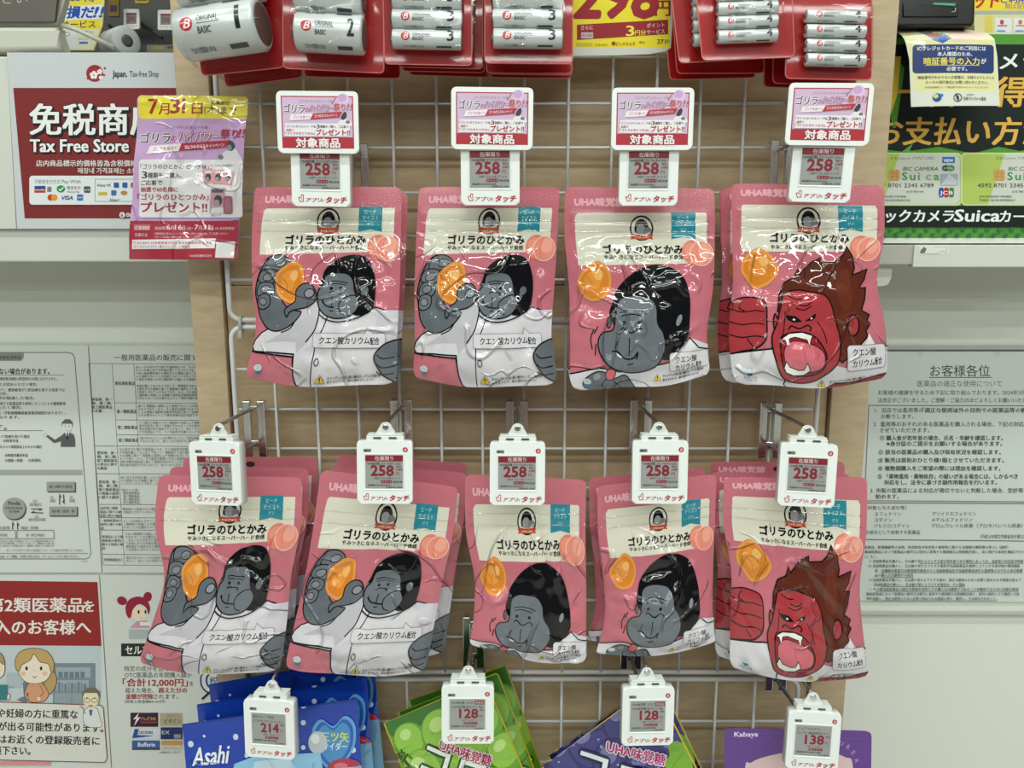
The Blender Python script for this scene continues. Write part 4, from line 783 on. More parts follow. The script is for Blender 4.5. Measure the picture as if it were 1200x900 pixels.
def tag_art(kind):
    a = Art(tagink); G = (152, 153, 151); D = (58, 54, 56); R_ = (130, 36, 50); x0, y0, x1, y1 = 8.6, 15, 47.4, 50
    scr = Art(lambda *c: pl(*c, .3)); scr.rect(x0, y0, x1, y1, G)
    if kind == '258':
        scr.rect(x0, y0, x1, y0 + 6.4, (128, 34, 46)); scr.text('在庫限り', 28, y0 + 5, 5, (222, 206, 206), 19, al='c', bold=.01)
        scr.text('UHA味覚糖 ゴリラのひとかみ', 10, y0 + 10, 3.2, D, 35, res=1, bold=.03); num = '258'
        scr.text(num, 14.5, y0 + 21.3, 15.5, R_, 23, bold=.045); scr.text('円', 40, y0 + 21, 4.2, R_); scr.text('税込', 40.5, y0 + 12.8, 2.6, R_, 5.6, res=1, bold=.03); scr.text('278円', 40, y0 + 16.2, 3, R_, 6.6, res=1, bold=.03)
        scr.text('NET 1% 3ポイント', 18, y0 + 25, 2.8, D, 27, res=1, bold=.01); scr.rect(24.5, y0 + 26, 36, y0 + 29, R_); scr.text('ポイント', 25, y0 + 28.6, 2.6, (200, 180, 180), 10.6, res=1); scr.text('¥258', 37, y0 + 28.8, 3, D, 9.5, res=1, bold=.03)
        scr.text('商品番号 4902750929678', 11, y0 + 32, 2.2, D, 23, res=1, bold=.02); scr.text('在庫/28 1244', 30, y0 + 34.2, 2.2, D, 16, res=1, bold=.02)
    else:
        l1, l2 = {'214': ('朝日グループ食品', '三ツ矢サイダーキャンディ'), '128': ('UHA味覚糖 コロロ', 'UHA味覚糖 味なグミ 48g'), '138': ('ピュアラルグミ', 'カバヤ 期間限定グミ')}[kind]
        scr.text(l1, 10.5, y0 + 5, 3.4, D, 24, res=1, bold=.02); scr.text(l2, 10.5, y0 + 9.8, 3.2, D, 34, res=1, bold=.02)
        if kind == '128': scr.rect(36, y0 + 1.2, 46.4, y0 + 5.8, R_); scr.text('新商品', 37, y0 + 4.9, 3.4, (210, 196, 196), 8.4, res=1)
        scr.text(kind, 19.5, y0 + 21, 14.5, R_, 20, bold=.045); scr.text('円', 41, y0 + 20.6, 4, R_); scr.text('税込', 41.5, y0 + 13, 2.6, R_, 5, res=1, bold=.03); scr.text('NET 1%ポイント', 22, y0 + 24.6, 2.6, D, 22, res=1)
        scr.rect(24, y0 + 25.8, 39, y0 + 28.4, R_); scr.text('ポイント', 25, y0 + 28, 2.4, (200, 180, 180), 12, res=1); scr.text('商品番号 49010802 在庫', 11, y0 + 31.4, 2.4, D, 26, res=1, bold=.02); scr.text('1244', 36, y0 + 34, 2.4, D, 9, res=1, bold=.02)
    a.rr(6.8, 8.4, 14.8, 11.8, .6, (120, 126, 118)); a.rect(8, 9.3, 10.6, 11, (60, 64, 60)); a.text('NFC', 11, 11, 2.4, (60, 64, 60), 3.2, res=1)
    a.ell(49.8, 9.2, 2.7, 2.7, (176, 40, 52)); a.text('B', 49.8, 10.6, 3.8, (232, 220, 216), 2, al='c', bold=.02, shear=.2)
    RL = (176, 30, 44)
    a.stroke([(8, 62), (6.6, 58), (9, 57.6), (9.6, 55.4), (11.4, 55.6), (11.4, 61.6)], .7, RL, closed=True); a.stroke([(9, 58), (10.2, 60)], .5, RL)
    a.text('アプリ', 13.5, 62, 4.6, RL, 15, bold=.035, shear=.2); a.text('で', 29, 62, 3, RL, bold=.02); a.text('タッチ', 33, 62.4, 6.8, RL, 20, bold=.045, shear=.2)
    return a, scr
TW, TH = 57.0, 66.0
def build_tag(root, kind, clip=True):
    """origin: middle of the casing's top edge, front towards -y"""
    off = lambda a: setattr(a, 'items', [(t - np.array([TW / 2, 0]), c) for t, c in a.items])
    a, scr = tag_art(kind); off(a); off(scr)
    bm = bmesh.new(); prism(bm, [(x / 1000, -y / 1000) for x, y in rrpts(-TW / 2, 0, TW / 2, TH, 3.6)], -.006, .006, .0016, 0, 3); casing = meshobj('casing', bm, TAGMAT, root)
    merge(casing, plate_art('logo_print', a, casing, y=-.00605))
    bm = bmesh.new(); x0, x1 = 8.6 - TW / 2, 47.4 - TW / 2
    ring_o = rrpts(x0 - 1.3, 13.7, x1 + 1.3, 51.3, .8); ring_i = rrpts(x0, 15, x1, 50, .2)
    va = [bm.verts.new((x / 1000, -.0066, -y / 1000)) for x, y in ring_o]; vb = [bm.verts.new((x / 1000, -.0060, -y / 1000)) for x, y in ring_i]; n = len(va)
    for i in range(n): bm.faces.new((va[i], va[(i + 1) % n], vb[(i + 1) % n], vb[i]))
    vc = [bm.verts.new((x / 1000, -.0055, -y / 1000)) for x, y in rrpts(x0 - 1.9, 13.1, x1 + 1.9, 51.9, .8)]
    for i in range(n): bm.faces.new((va[(i + 1) % n], va[i], vc[i], vc[(i + 1) % n]))
    meshobj('screen_bezel', bm, TAGMAT, root); plate_art('screen', scr, root, y=-.0061)
    if clip:
        bm = bmesh.new(); box(bm, -.0195, .0195, -.002, .009, -.001, .0045, .001); box(bm, -.0185, .0185, -.0015, .0125, .0045, .0062, .0006)
        prism(bm, [(x / 1000, y / 1000) for x, y in ([(-11, 4), (11, 4), (9, 9)] + ellpts(0, 12.5, 6.4, 5.4, 18)[0:10] + [(-9, 9)])], .004, .0062, .0004)
        c = meshobj('clip', bm, pl(214, 218, 212, .35), root)
        bm = bmesh.new(); prism(bm, [(x / 1000, (y + 12.6) / 1000) for x, y in ellpts(0, 0, 3.4, 3.4, 20)], .0026, .0042, .0008); meshobj('rivet', bm, CHROME, c)
        bm = bmesh.new()
        for x in (-.008, .008): box(bm, x - .004, x + .004, -.0026, -.0018, .0012, .0034, .0003)
        meshobj('clip_slot', bm, pl(70, 74, 72), c)
YT = -0.125
ROWU, ROWL, ROWB = 'upper row of pink pouches', 'lower row of pink pouches', 'bottom row of sweets'
# (centre x, casing top y, kind, roll, yaw, row, short place)
TAGS = [(376.5, 160.5, '258', .02, -.02, 0, 'leftmost'), (574.5, 159, '258', 0, 0, 0, 'second from left'), (760.5, 159.5, '258', 0, 0, 0, 'third from left'), (966, 155.5, '258', .035, -.16, 0, 'rightmost'),
        (254, 517, '258', -.03, -.2, 1, 'leftmost'), (451.5, 515.5, '258', .01, .02, 1, 'second from left'), (606.5, 517, '258', .005, 0, 1, 'middle'), (773, 515.5, '258', 0, 0, 1, 'fourth from left'), (947, 519, '258', .02, -.1, 1, 'rightmost'),
        (317, 818, '214', -.01, -.12, 2, 'leftmost'), (548.5, 801, '128', .01, .02, 2, 'in front of the green sweets'), (759, 803, '128', .015, .06, 2, 'in front of the dark grape sweets'), (953.5, 832, '138', .03, -.05, 2, 'rightmost')]
sign_art = Art(tagink); a = sign_art; CRS = (172, 34, 50)
a.rect(4.5, 4.5, 73.5, 52.5, CRS); a.rect(5.6, 5.6, 72.4, 42.2, (206, 178, 206)); a.ell(64, 7, 5.6, 5, (222, 190, 222)); a.ell(63, 6.2, 4.2, 3.6, (198, 160, 204)); a.stroke([(57, 6), (53, 12)], 1, (140, 90, 140))
a.text('ゴリラのひとかみ ピーチ味', 22, 10.5, 3, (130, 110, 136), 32, res=1)
for o in ((.4, .4), (-.4, -.3)): a.text('ゴリラ', 7 + o[0], 19.5 + o[1], 8.8, (236, 228, 236), 20, bold=.05, shear=.1)
a.text('ゴリラ', 7, 19.5, 8.8, (46, 38, 46), 20, bold=.02, shear=.1); a.text('の', 27.6, 19, 5, (150, 60, 84))
for o in ((.35, .35), (-.35, -.35)): a.text('ハイパワー', 32 + o[0], 18.6 + o[1], 8, (130, 70, 110), 23, bold=.02, shear=.2)
a.text('ハイパワー', 32, 18.6, 8, (226, 196, 220), 23, bold=.01, shear=.2); a.text('祭り', 55, 17.5, 7.6, (196, 84, 66), 11, bold=.02); a.text('!!', 67, 17.2, 8, (176, 84, 100), 4.6, bold=.02, shear=.2)
a.poly([(14, 21.5), (35, 20.5), (32, 26), (12, 27)], (236, 226, 232)); a.text('ゴリラを食べて', 16, 25, 3.2, (170, 70, 90), 16, res=1, bold=.02); a.poly([(35, 20.5), (63, 18.6), (60, 23.8), (32, 26)], (176, 44, 62)); a.text('ゴリラを当てるキャンペーン', 36, 24.3, 3.2, (238, 220, 226), 22, res=1, bold=.02, rot=-.06)
a.poly([(59, 31), (61, 26.5), (66, 25.5), (71, 28), (71.5, 32)], (226, 222, 226), True); a.poly([(63, 21), (66, 18.6), (67, 22), (64.5, 26), (61.5, 25)], (50, 48, 56), True); a.ell(68, 28.4, 2, 1.8, (110, 110, 120))
a.rr(7.5, 29.5, 70, 41.5, 1, (232, 226, 230)); a.text('「ゴリラのひとかみ ピーチ味」', 8, 33.6, 2.9, (56, 48, 54), 30, bold=.03, res=1); a.text('3', 38, 34.2, 5.2, (56, 48, 54), 3, bold=.03); a.text('種類をご購入、ご応募で', 41.5, 33.6, 2.9, (56, 48, 54), 27, bold=.03, res=1)
a.text('抽選で', 9, 36.8, 2.6, CRS, 7, bold=.03, res=1); a.text('『ゴリラのひとつかみ』', 8, 40, 3, CRS, 28, bold=.03, res=1); a.text('プレゼント!!', 37.5, 40.2, 6.2, CRS, 32, bold=.045); a.text('対象商品', 39, 51, 9.2, (238, 228, 228), 42, al='c', bold=.045)
sign_art.items = [(t - np.array([39, 0]), c) for t, c in sign_art.items]
SIGNS = [(371.5, 107, .01), (577, 102.5, .012), (765.5, 103, .0), (974.5, 97.5, .025)]
tag_proto = {}; hook_proto = None; sign_proto = None; hook_x = []
GROUPS_T = 'price tags on the hooks'
for i, (cx, cy, kind, roll, yaw, row, place) in enumerate(TAGS):
    p = V(cx, cy, YT)
    rowname = ('upper pouch row', 'lower pouch row', 'bottom sweets row')[row]
    # hook
    hz = p.z + (.004 if row == 0 else .014); depth = -YT - .004
    if hook_proto is None:
        hk = empty('display_hook', (0, 0, 0)); build_hook(hk, depth - .006); hook_proto = hk
    else: hk = copy_tree(hook_proto)
    hk.location = (p.x + (0.011 if i == 0 else 0), 0, hz); hook_x.append((p.x, hz))
    tag(hk, ('chrome display hook behind the %s price tag of the %s' % (place, rowname)) if row < 2 or 'most' in place else 'chrome display hook behind the price tag ' + place, 'hook', 'chrome hooks on the wire grids')
    key = (kind, row > 0)
    if key not in tag_proto:
        t = empty('price_tag', (0, 0, 0)); build_tag(t, kind, row > 0); tag_proto[key] = t
    else: t = copy_tree(tag_proto[key])
    t.location = p; t.rotation_euler = (math.radians(-4 if row else 0), -roll * -1, yaw)
    lab = 'white electronic price tag reading %s, %s' % (kind, ('%s of the %s' % (place, rowname)) if 'front' not in place else place)
    tag(t, lab, 'price tag', GROUPS_T)
    if row == 0:
        sx, sy, sr = SIGNS[i]; q = V(sx, sy, YT - .009)
        if sign_proto is None:
            s = empty('promotion_sign', (0, 0, 0)); bm = bmesh.new(); prism(bm, [(x / 1000, -y / 1000) for x, y in rrpts(-39, 0, 39, 57, 4.5)], -.0014, .0014, .0009); meshobj('holder_plate', bm, TAGMAT, s); plate_art('printed_card', sign_art, s, y=-.00142); sign_proto = s
        else: s = copy_tree(sign_proto)
        s.location = q; s.rotation_euler = (0, sr, yaw * .6)
        tag(s, 'small white framed promotion sign on top of the %s upper row price tag' % place, 'sign', 'promotion signs over the upper price tags')

# ------------------------------------------------------------------ pouches
def smooth(a, b, x):
    t = np.clip((x - a) / (b - a), 0, 1); return t * t * (3 - 2 * t)
NU, NV = 48, 64
def edge_curve(P, n):
    c = cr(P, False, 24); t = np.linspace(0, len(c) - 1, n); i = np.clip(t.astype(int), 0, len(c) - 2); f = (t - i)[:, None]
    return c[i] * (1 - f) + c[i + 1] * f
class PouchShape:
    def __init__(s, L, R, Y, seed, bulge=.015, bow=3.0, rtop=.05, rbot=.09, zip_at=.2, wr=1.0, tilt=0.0):
        rng = np.random.RandomState(seed); s.bulge = bulge
        l, r = edge_curve(L, NV + 1), edge_curve(R, NV + 1); u = np.linspace(0, 1, NU + 1); v = np.linspace(0, 1, NV + 1)
        U, VV = np.meshgrid(u, v)
        def corner(vv, rad):    # rounded corners: inset of the edge near top and bottom
            q = np.zeros_like(vv)
            for d, rr_ in ((vv, rad[0]), (1 - vv, rad[1])):
                k = d < rr_; q[k] = np.maximum(q[k], rr_ - np.sqrt(np.maximum(rr_ ** 2 - (rr_ - d[k]) ** 2, 0)))
            return q
        ins = corner(v, (rtop, rbot)) * 0.85
        px = l[:, None, 0] + (r - l)[:, None, 0] * (ins[:, None] + U * (1 - 2 * ins[:, None])); py = l[:, None, 1] + (r - l)[:, None, 1] * U
        py = py + bow * np.sin(np.pi * U) * smooth(.75, 1, VV) + rng.uniform(-1, 1) * 2.2 * np.sin(2 * np.pi * U * rng.uniform(1, 1.6) + rng.rand() * 6) * smooth(.8, 1, VV)
        s.P = at(px, py, Y - tilt * VV)
        em = smooth(0, .13, np.minimum(U, 1 - U)) * smooth(0, .05, 1 - VV)
        g = smooth(.08, .78, VV) * (1 - .7 * smooth(.85, 1.0, VV)); b = bulge * np.power(np.sin(np.pi * U), .7) * g
        W_, H_ = .15, .195; X, Z = U * W_, VV * H_; w = np.zeros_like(U)
        for k in range(13):
            cx, cz = rng.uniform(.02, .13), rng.uniform(.06, .185); th = rng.uniform(0, np.pi); ln = rng.uniform(.015, .045); wd = rng.uniform(.0035, .008)
            d = (X - cx) * np.sin(th) - (Z - cz) * np.cos(th); t = (X - cx) * np.cos(th) + (Z - cz) * np.sin(th)
            w += rng.uniform(.5, 1.5) * rng.choice([-1, 1]) * .0013 * np.exp(-(d / wd) ** 2) * np.exp(-(t / ln) ** 2)
        for side in (0, 1):      # puckers running in from the side seals
            for k in range(5):
                cz = rng.uniform(.07, .18); wd = rng.uniform(.004, .008); xx = X if side == 0 else W_ - X
                w += rng.uniform(-1, 1) * .0016 * np.exp(-((Z - cz + (xx - .01) * rng.uniform(-.6, .6)) / wd) ** 2) * np.exp(-((xx - .012) / .016) ** 2)
        for k in range(6):       # creases along the bottom gusset
            cx = rng.uniform(.01, .14); w += rng.uniform(-1, 1) * .0018 * np.exp(-((X - cx + (Z - .18) * rng.uniform(-1, 1)) / .008) ** 2) * smooth(.8, .95, VV)
        wave = .0022 * np.sin(U * 3.1 * rng.uniform(1, 1.8) + rng.rand() * 6) * (.3 + VV) + .003 * np.sin(VV * 4 + rng.rand() * 6) * (U - .5)
        zr = .0009 * (np.exp(-((VV - zip_at) / .012) ** 2) + np.exp(-((VV - zip_at + .045) / .012) ** 2)) * smooth(.02, .06, np.minimum(U, 1 - U)) if zip_at else 0
        s.front = s.P.copy(); s.front[..., 1] += -b - w * em * wr + wave - zr
        s.back = s.P.copy(); s.back[..., 1] += .55 * b + wave; inner = (np.minimum(U, 1 - U) > 1e-6) & (VV > 1e-6) & (VV < 1 - 1e-6); s.back[..., 1] += np.where(inner, .0006, 0)
        du = np.gradient(s.front, axis=1); dv = np.gradient(s.front, axis=0); n = np.cross(dv, du); n /= np.linalg.norm(n, axis=-1)[..., None]; n[n[..., 1] > 0] *= -1; s.N = n
        s.origin = s.front[int(NV * .055), NU // 2].copy(); s.W, s.H = W_, H_
    def ev(s, A, uv):
        x = np.clip(uv[..., 0], 0, 1) * NU; y = np.clip(uv[..., 1], 0, 1) * NV; i = np.minimum(x.astype(int), NU - 1); j = np.minimum(y.astype(int), NV - 1); f = (x - i)[..., None]; g = (y - j)[..., None]
        return (A[j, i] * (1 - f) + A[j, i + 1] * f) * (1 - g) + (A[j + 1, i] * (1 - f) + A[j + 1, i + 1] * f) * g
_split_cache = {}
def pouch_art(key, art):
    """art already in (u, v); cut on the pouch grid once and kept"""
    if key not in _split_cache:
        T, off, ci, mats = art.soup(2.0e-5); A = np.stack([off, ci], 1)
        T, A = clip01(T, A, 0, 0.0, 1.0); T, A = clip01(T, A, 1, 0.0, 1.0)
        T, A = split(T, A, 0, np.linspace(0, 1, NU + 1)[1:-1]); T, A = split(T, A, 1, np.linspace(0, 1, NV + 1)[1:-1])
        _split_cache[key] = (T, A, mats)
    return _split_cache[key]
def build_pouch(name, shape, key, art, basemat, zipper=True, hole=True):
    T, A, mats = pouch_art(key, art); off, ci = A[:, 0], A[:, 1].astype(int)
    N = shape.ev(shape.N, T); N /= np.linalg.norm(N, axis=-1)[..., None]; P = shape.ev(shape.front, T) + N * (off[:, None, None] + 4e-5) - shape.origin
    fv = (shape.front - shape.origin).reshape(-1, 3); bv = (shape.back - shape.origin).reshape(-1, 3); n = (NU + 1) * (NV + 1)
    idx = np.arange(n).reshape(NV + 1, NU + 1); border = np.zeros_like(idx, bool); border[0] = border[-1] = True; border[:, 0] = border[:, -1] = True
    bidx = np.where(border, idx, idx + n); faces = []
    for j in range(NV):
        for i in range(NU):
            faces.append([idx[j, i], idx[j + 1, i], idx[j + 1, i + 1], idx[j, i + 1]]); faces.append([bidx[j, i], bidx[j, i + 1], bidx[j + 1, i + 1], bidx[j + 1, i]])
    bn = shape.N.reshape(-1, 3); en = np.vstack([bn, bn * np.array([1, -1, 1])])
    me = soup_mesh('printed_film', P, N, ci, mats, (np.vstack([fv, bv]), faces, np.zeros(len(faces), int), en, [basemat]))
    root = empty(name, shape.origin.tolist()); o = link(bpy.data.objects.new('printed_film', me), root)
    if zipper:
        bm = bmesh.new()
        for v0 in (.178, .2245):
            pts = [Vector((shape.ev(shape.front, np.array([u, v0])) - shape.origin + np.array([0, .0001, 0])).tolist()) for u in np.linspace(.035, .965, 30)]
            tube(bm, pts, .0009, 8)
        meshobj('zip_strip', bm, ZIPMAT, root)
    if hole:
        bm = bmesh.new(); c = shape.ev(shape.front, np.array([.5, .055])) - shape.origin
        prism(bm, [(c[0] + x / 1000, c[2] + y / 1000) for x, y in ellpts(0, 0, 5.5, 3.2, 24)], c[1] - .0006, c[1] + .0012, .0003); meshobj('hang_hole', bm, pl(40, 34, 34, .6), root)
    return root
ZIPMAT = glossy_clear('clear_zip_plastic', (.98, .98, .97), .22, 0, .06)
PINK = (196, 110, 122); CREAM = (222, 218, 200); INK = (14, 13, 15); GREY = (98, 103, 110); COAT = (214, 210, 214); SHADE = (190, 186, 192)
def uvT(x0, y0, x1, y1):
    s = np.array([x1 - x0, y1 - y0]); o = np.array([x0, y0]); return lambda t: (t - o) / s
def header(a, cream, logo, ribbon, title, sub, peach, uha):
    LP = (236, 176, 188)
    a.text('UHA味覚糖', uha[0], uha[1], 36, LP, 205, bold=.075)
    a.poly(cream, CREAM)
    x, y, r = logo
    a.ell(x, y, r, r, INK); a.ell(x, y, r * .86, r * .86, (226, 222, 206)); a.ell(x, y + 2, r * .6, r * .78, INK); a.ell(x - 3, y + 4, r * .38, r * .42, (150, 150, 152)); a.ell(x + r * .5, y + 8, r * .34, r * .3, (120, 120, 124)); a.poly([(x - r * .7, y + 12), (x, y + 24), (x + r * .7, y + 12), (x + r * .6, y + 34), (x - r * .6, y + 34)], (214, 210, 206))
    a.poly([(x - r, y + 26), (x - r * .72, y + 20), (x, y + 24), (x + r * .72, y + 20), (x + r, y + 26), (x + r * .84, y + 33), (x + r, y + 42), (x + r * .6, y + 40), (x, y + 43), (x - r * .6, y + 40), (x - r, y + 42), (x - r * .84, y + 33)], (190, 72, 46)); a.text('SUPER HARD', x, y + 37, 10, (236, 214, 190), r * 1.2, al='c', res=1, bold=.02)
    x0, y0, x1, y1 = ribbon; TE = (40, 136, 152)
    a.poly([(x0, y0), (x1, y0), (x1, y1), ((x0 + x1) / 2, y1 - 10), (x0, y1)], TE)
    for i, (t, w) in enumerate((('ピーチ', 46), ('テイスト', 66), ('グミ', 26))): a.text(t, (x0 + x1) / 2, y0 + 26 + i * 21, 18 if i < 2 else 13, (176, 222, 226), w, al='c', res=1, bold=.015)
    a.text('ゴリラのひとかみ', title[0], title[1], 40, INK, title[2], bold=.05); a.text('やみつきになるスーパーハード食感', sub[0], sub[1], 20, INK, sub[2], bold=.045, res=1)
    x, y = peach
    a.ell(x - 34, y - 6, 47, 50, (228, 130, 112), -.2); a.ell(x - 42, y - 16, 30, 28, (236, 150, 128)); a.ell(x, y, 49, 52, (240, 196, 178)); a.ell(x, y, 45, 48, (234, 142, 124)); a.ell(x + 10, y - 12, 26, 30, (240, 166, 146)); a.stroke([(x - 4, y - 46), (x - 18, y - 4), (x - 12, y + 40)], 3, (222, 120, 104), smooth=True)
def candy(a, x, y, rx, ry, rot=0):
    rg = np.random.RandomState(int(x)); P = []
    for k in range(11):
        t = 2 * math.pi * k / 11; q = 1 + rg.uniform(-.1, .12); X, Y_ = rx * q * math.cos(t), ry * q * math.sin(t); P.append((x + X * math.cos(rot) - Y_ * math.sin(rot), y + X * math.sin(rot) + Y_ * math.cos(rot)))
    P = np.array(P); c = np.array([x, y]); a.poly(P, (226, 150, 72), True); a.poly(c + (P - c) * .84, (214, 128, 44), True); a.poly(c + np.array([-rx * .1, -ry * .1]) + (P - c) * .5, (228, 148, 60), True); a.poly(c + np.array([rx * .25, -ry * .35]) + (P - c) * .26, (236, 178, 104), True); a.stroke([c + (P[3] - c) * .6, c + (P[4] - c) * .2, c + (P[6] - c) * .6], 3, (200, 112, 36), smooth=True)
def bubble(a, x0, y0, x1, y1, lines_, em, tail=None):
    a.rr(x0 - 2, y0 - 2, x1 + 2, y1 + 2, 14, (120, 116, 122)); a.rr(x0, y0, x1, y1, 12, (216, 212, 216))
    if tail: a.poly(tail, (216, 212, 216)); a.stroke([tail[0], tail[1], tail[2]], 2, (120, 116, 122))
    for t, x, y, w in lines_: a.text(t, x, y, em, INK, w, bold=.02)
def warn(a, x, y, s, tx, w, rot=0):
    a.poly([(x, y - s), (x + s, y + s * .8), (x - s, y + s * .8)], (90, 74, 30)); a.poly([(x, y - s * .86), (x + s * .88, y + s * .72), (x - s * .88, y + s * .72)], (226, 196, 50)); a.text('!', x, y + s * .6, s * 1.6, INK, s * .22, al='c', bold=.03)
    a.text('キャンディの中に硬い物が入っている場合が', tx, y - 1, 15, INK, w, rot=rot, res=1, bold=.03); a.text('ありますので、歯を傷めないように', tx, y + 17, 15, INK, w * .9, rot=rot, res=1, bold=.03)
def mark(a, x, y):
    TE = (84, 130, 148); a.ell(x, y, 17, 13, (206, 206, 206)); a.ell(x, y, 13, 9, (180, 196, 200)); a.poly([(x - 11, y + 12), (x + 11, y + 12), (x + 6, y + 24), (x - 6, y + 24)], (50, 116, 130)); a.text('おいしさは', x, y + 36, 13, TE, 48, al='c', res=1, bold=.03); a.text('やさしさ', x, y + 49, 12, TE, 40, al='c', res=1, bold=.03)
LWD = 5.5
def art_fist():
    a = Art(film); a.T = uvT(50, 60, 660, 862)
    a.rect(0, 0, 720, 900, PINK)
    header(a, [(105, 160), (632, 158), (630, 322), (84, 334), (90, 200), (96, 168)], (362, 206, 48), (486, 153, 582, 243), (190, 290, 328), (188, 314, 326), (606, 310), (98, 138))
    # coat: sleeve and body
    a.outline([(66, 734), (50, 716), (58, 690), (84, 660), (120, 640), (160, 620), (240, 560), (320, 520), (370, 570), (420, 590), (520, 560), (560, 545), (640, 570), (700, 560), (700, 900), (262, 900), (238, 740)], COAT, LWD, INK, smooth=False)
    a.poly([(230, 560), (330, 520), (330, 600), (300, 680), (250, 730), (240, 690), (190, 690), (100, 700), (190, 650)], SHADE); a.poly([(238, 735), (330, 690), (322, 900), (262, 900)], (204, 200, 206)); a.poly([(540, 560), (580, 590), (560, 660), (600, 700), (640, 740), (660, 560)], (206, 200, 208))
    a.stroke([(335, 505), (336, 570), (320, 640), (285, 690)], LWD, INK, smooth=True); a.stroke([(372, 585), (352, 640), (326, 700), (320, 860)], LWD * .8, INK, smooth=True); a.stroke([(52, 732), (140, 730), (240, 732), (246, 790), (262, 880)], LWD, INK); a.stroke([(172, 656), (215, 634), (250, 575)], LWD * .9, INK, smooth=True)
    # hand: back fingers and palm
    a.outline([(70, 540), (66, 480), (84, 410), (120, 350), (170, 336), (212, 360), (200, 400), (180, 520), (230, 560), (260, 570), (220, 620), (160, 650), (110, 640), (80, 600)], GREY, LWD, INK)
    for P in ([(112, 392), (130, 345), (176, 336), (212, 356), (205, 378), (170, 396), (135, 400)], [(80, 440), (96, 400), (140, 392), (166, 410), (156, 440), (120, 452)], [(72, 496), (86, 452), (126, 446), (146, 462), (136, 496), (100, 506)], [(72, 548), (78, 506), (108, 494), (128, 508), (120, 545), (90, 560)]): a.outline(P, (106, 111, 118), LWD * .8, INK)
    for x, y, w, h in ((174, 368, 22, 13), (122, 424, 22, 13), (108, 474, 18, 13), (96, 526, 14, 14)): a.ell(x, y, w + 3, h + 3, INK, -.3); a.ell(x, y, w, h, (132, 134, 140), -.3)
    candy(a, 214, 446, 66, 82, .2)
    a.outline([(238, 520), (242, 478), (270, 452), (306, 456), (324, 490), (320, 520), (290, 546), (250, 556), (214, 566), (196, 590), (190, 560), (214, 540)], GREY, LWD * .9, INK); a.ell(296, 490, 24, 19, INK, -.4); a.ell(296, 490, 19, 15, (140, 142, 148), -.4)
    # gorilla head
    a.outline([(345, 470), (348, 440), (366, 390), (420, 350), (480, 338), (530, 356), (556, 420), (562, 500), (548, 560), (500, 578), (470, 560), (440, 470)], (12, 12, 15), LWD, INK)
    a.ell(524, 480, 20, 24, INK, .3); a.ell(522, 480, 14, 18, GREY, .3); a.ell(342, 478, 12, 18, GREY)
    a.outline([(330, 510), (334, 480), (352, 455), (362, 420), (400, 408), (450, 412), (474, 440), (484, 490), (502, 530), (480, 572), (430, 592), (376, 586), (340, 556)], (106, 111, 118), LWD, INK)
    a.outline([(502, 530), (486, 500), (450, 504), (420, 530), (424, 566), (450, 578)], None, LWD * .8, INK, closed=False)
    a.stroke([(370, 446), (400, 440), (440, 446), (452, 450)], LWD * .7, INK, smooth=True); a.stroke([(374, 456), (410, 450), (446, 458)], LWD * .6, INK, smooth=True)
    for x in (386, 424): a.ell(x, 470, 6.4, 7, INK, n=12)
    a.stroke([(376, 492), (390, 484), (412, 486), (424, 492), (418, 498)], LWD * .8, INK, smooth=True); a.stroke([(348, 520), (364, 540), (392, 548), (420, 550)], LWD, INK, smooth=True); a.stroke([(392, 508), (390, 548)], LWD * .7, INK); a.stroke([(352, 516), (358, 534)], LWD * .7, INK); a.stroke([(382, 562), (398, 562)], LWD * .7, INK)
    a.stroke([(336, 576), (372, 600), (430, 606), (500, 588), (566, 545)], LWD, INK, smooth=True)
    for y in (755, 870): a.stroke(ellpts(340, y, 9, 11, 14), LWD * .6, INK, closed=True)
    bubble(a, 316, 655, 612, 706, [('クエン酸カリウム', 344, 692, 206), ('配合', 553, 694, 36)], 29, [(530, 657), (534, 630), (566, 657)])
    a.outline([(580, 720), (620, 690), (680, 690), (680, 830), (620, 815), (590, 780), (572, 745)], GREY, LWD, INK)
    for y in (730, 762, 790): a.stroke([(582, y), (604, y + 14), (650, y + 10)], LWD * .8, INK, smooth=True)
    warn(a, 358, 818, 22, 388, 214, -.02); mark(a, 100, 788); return a
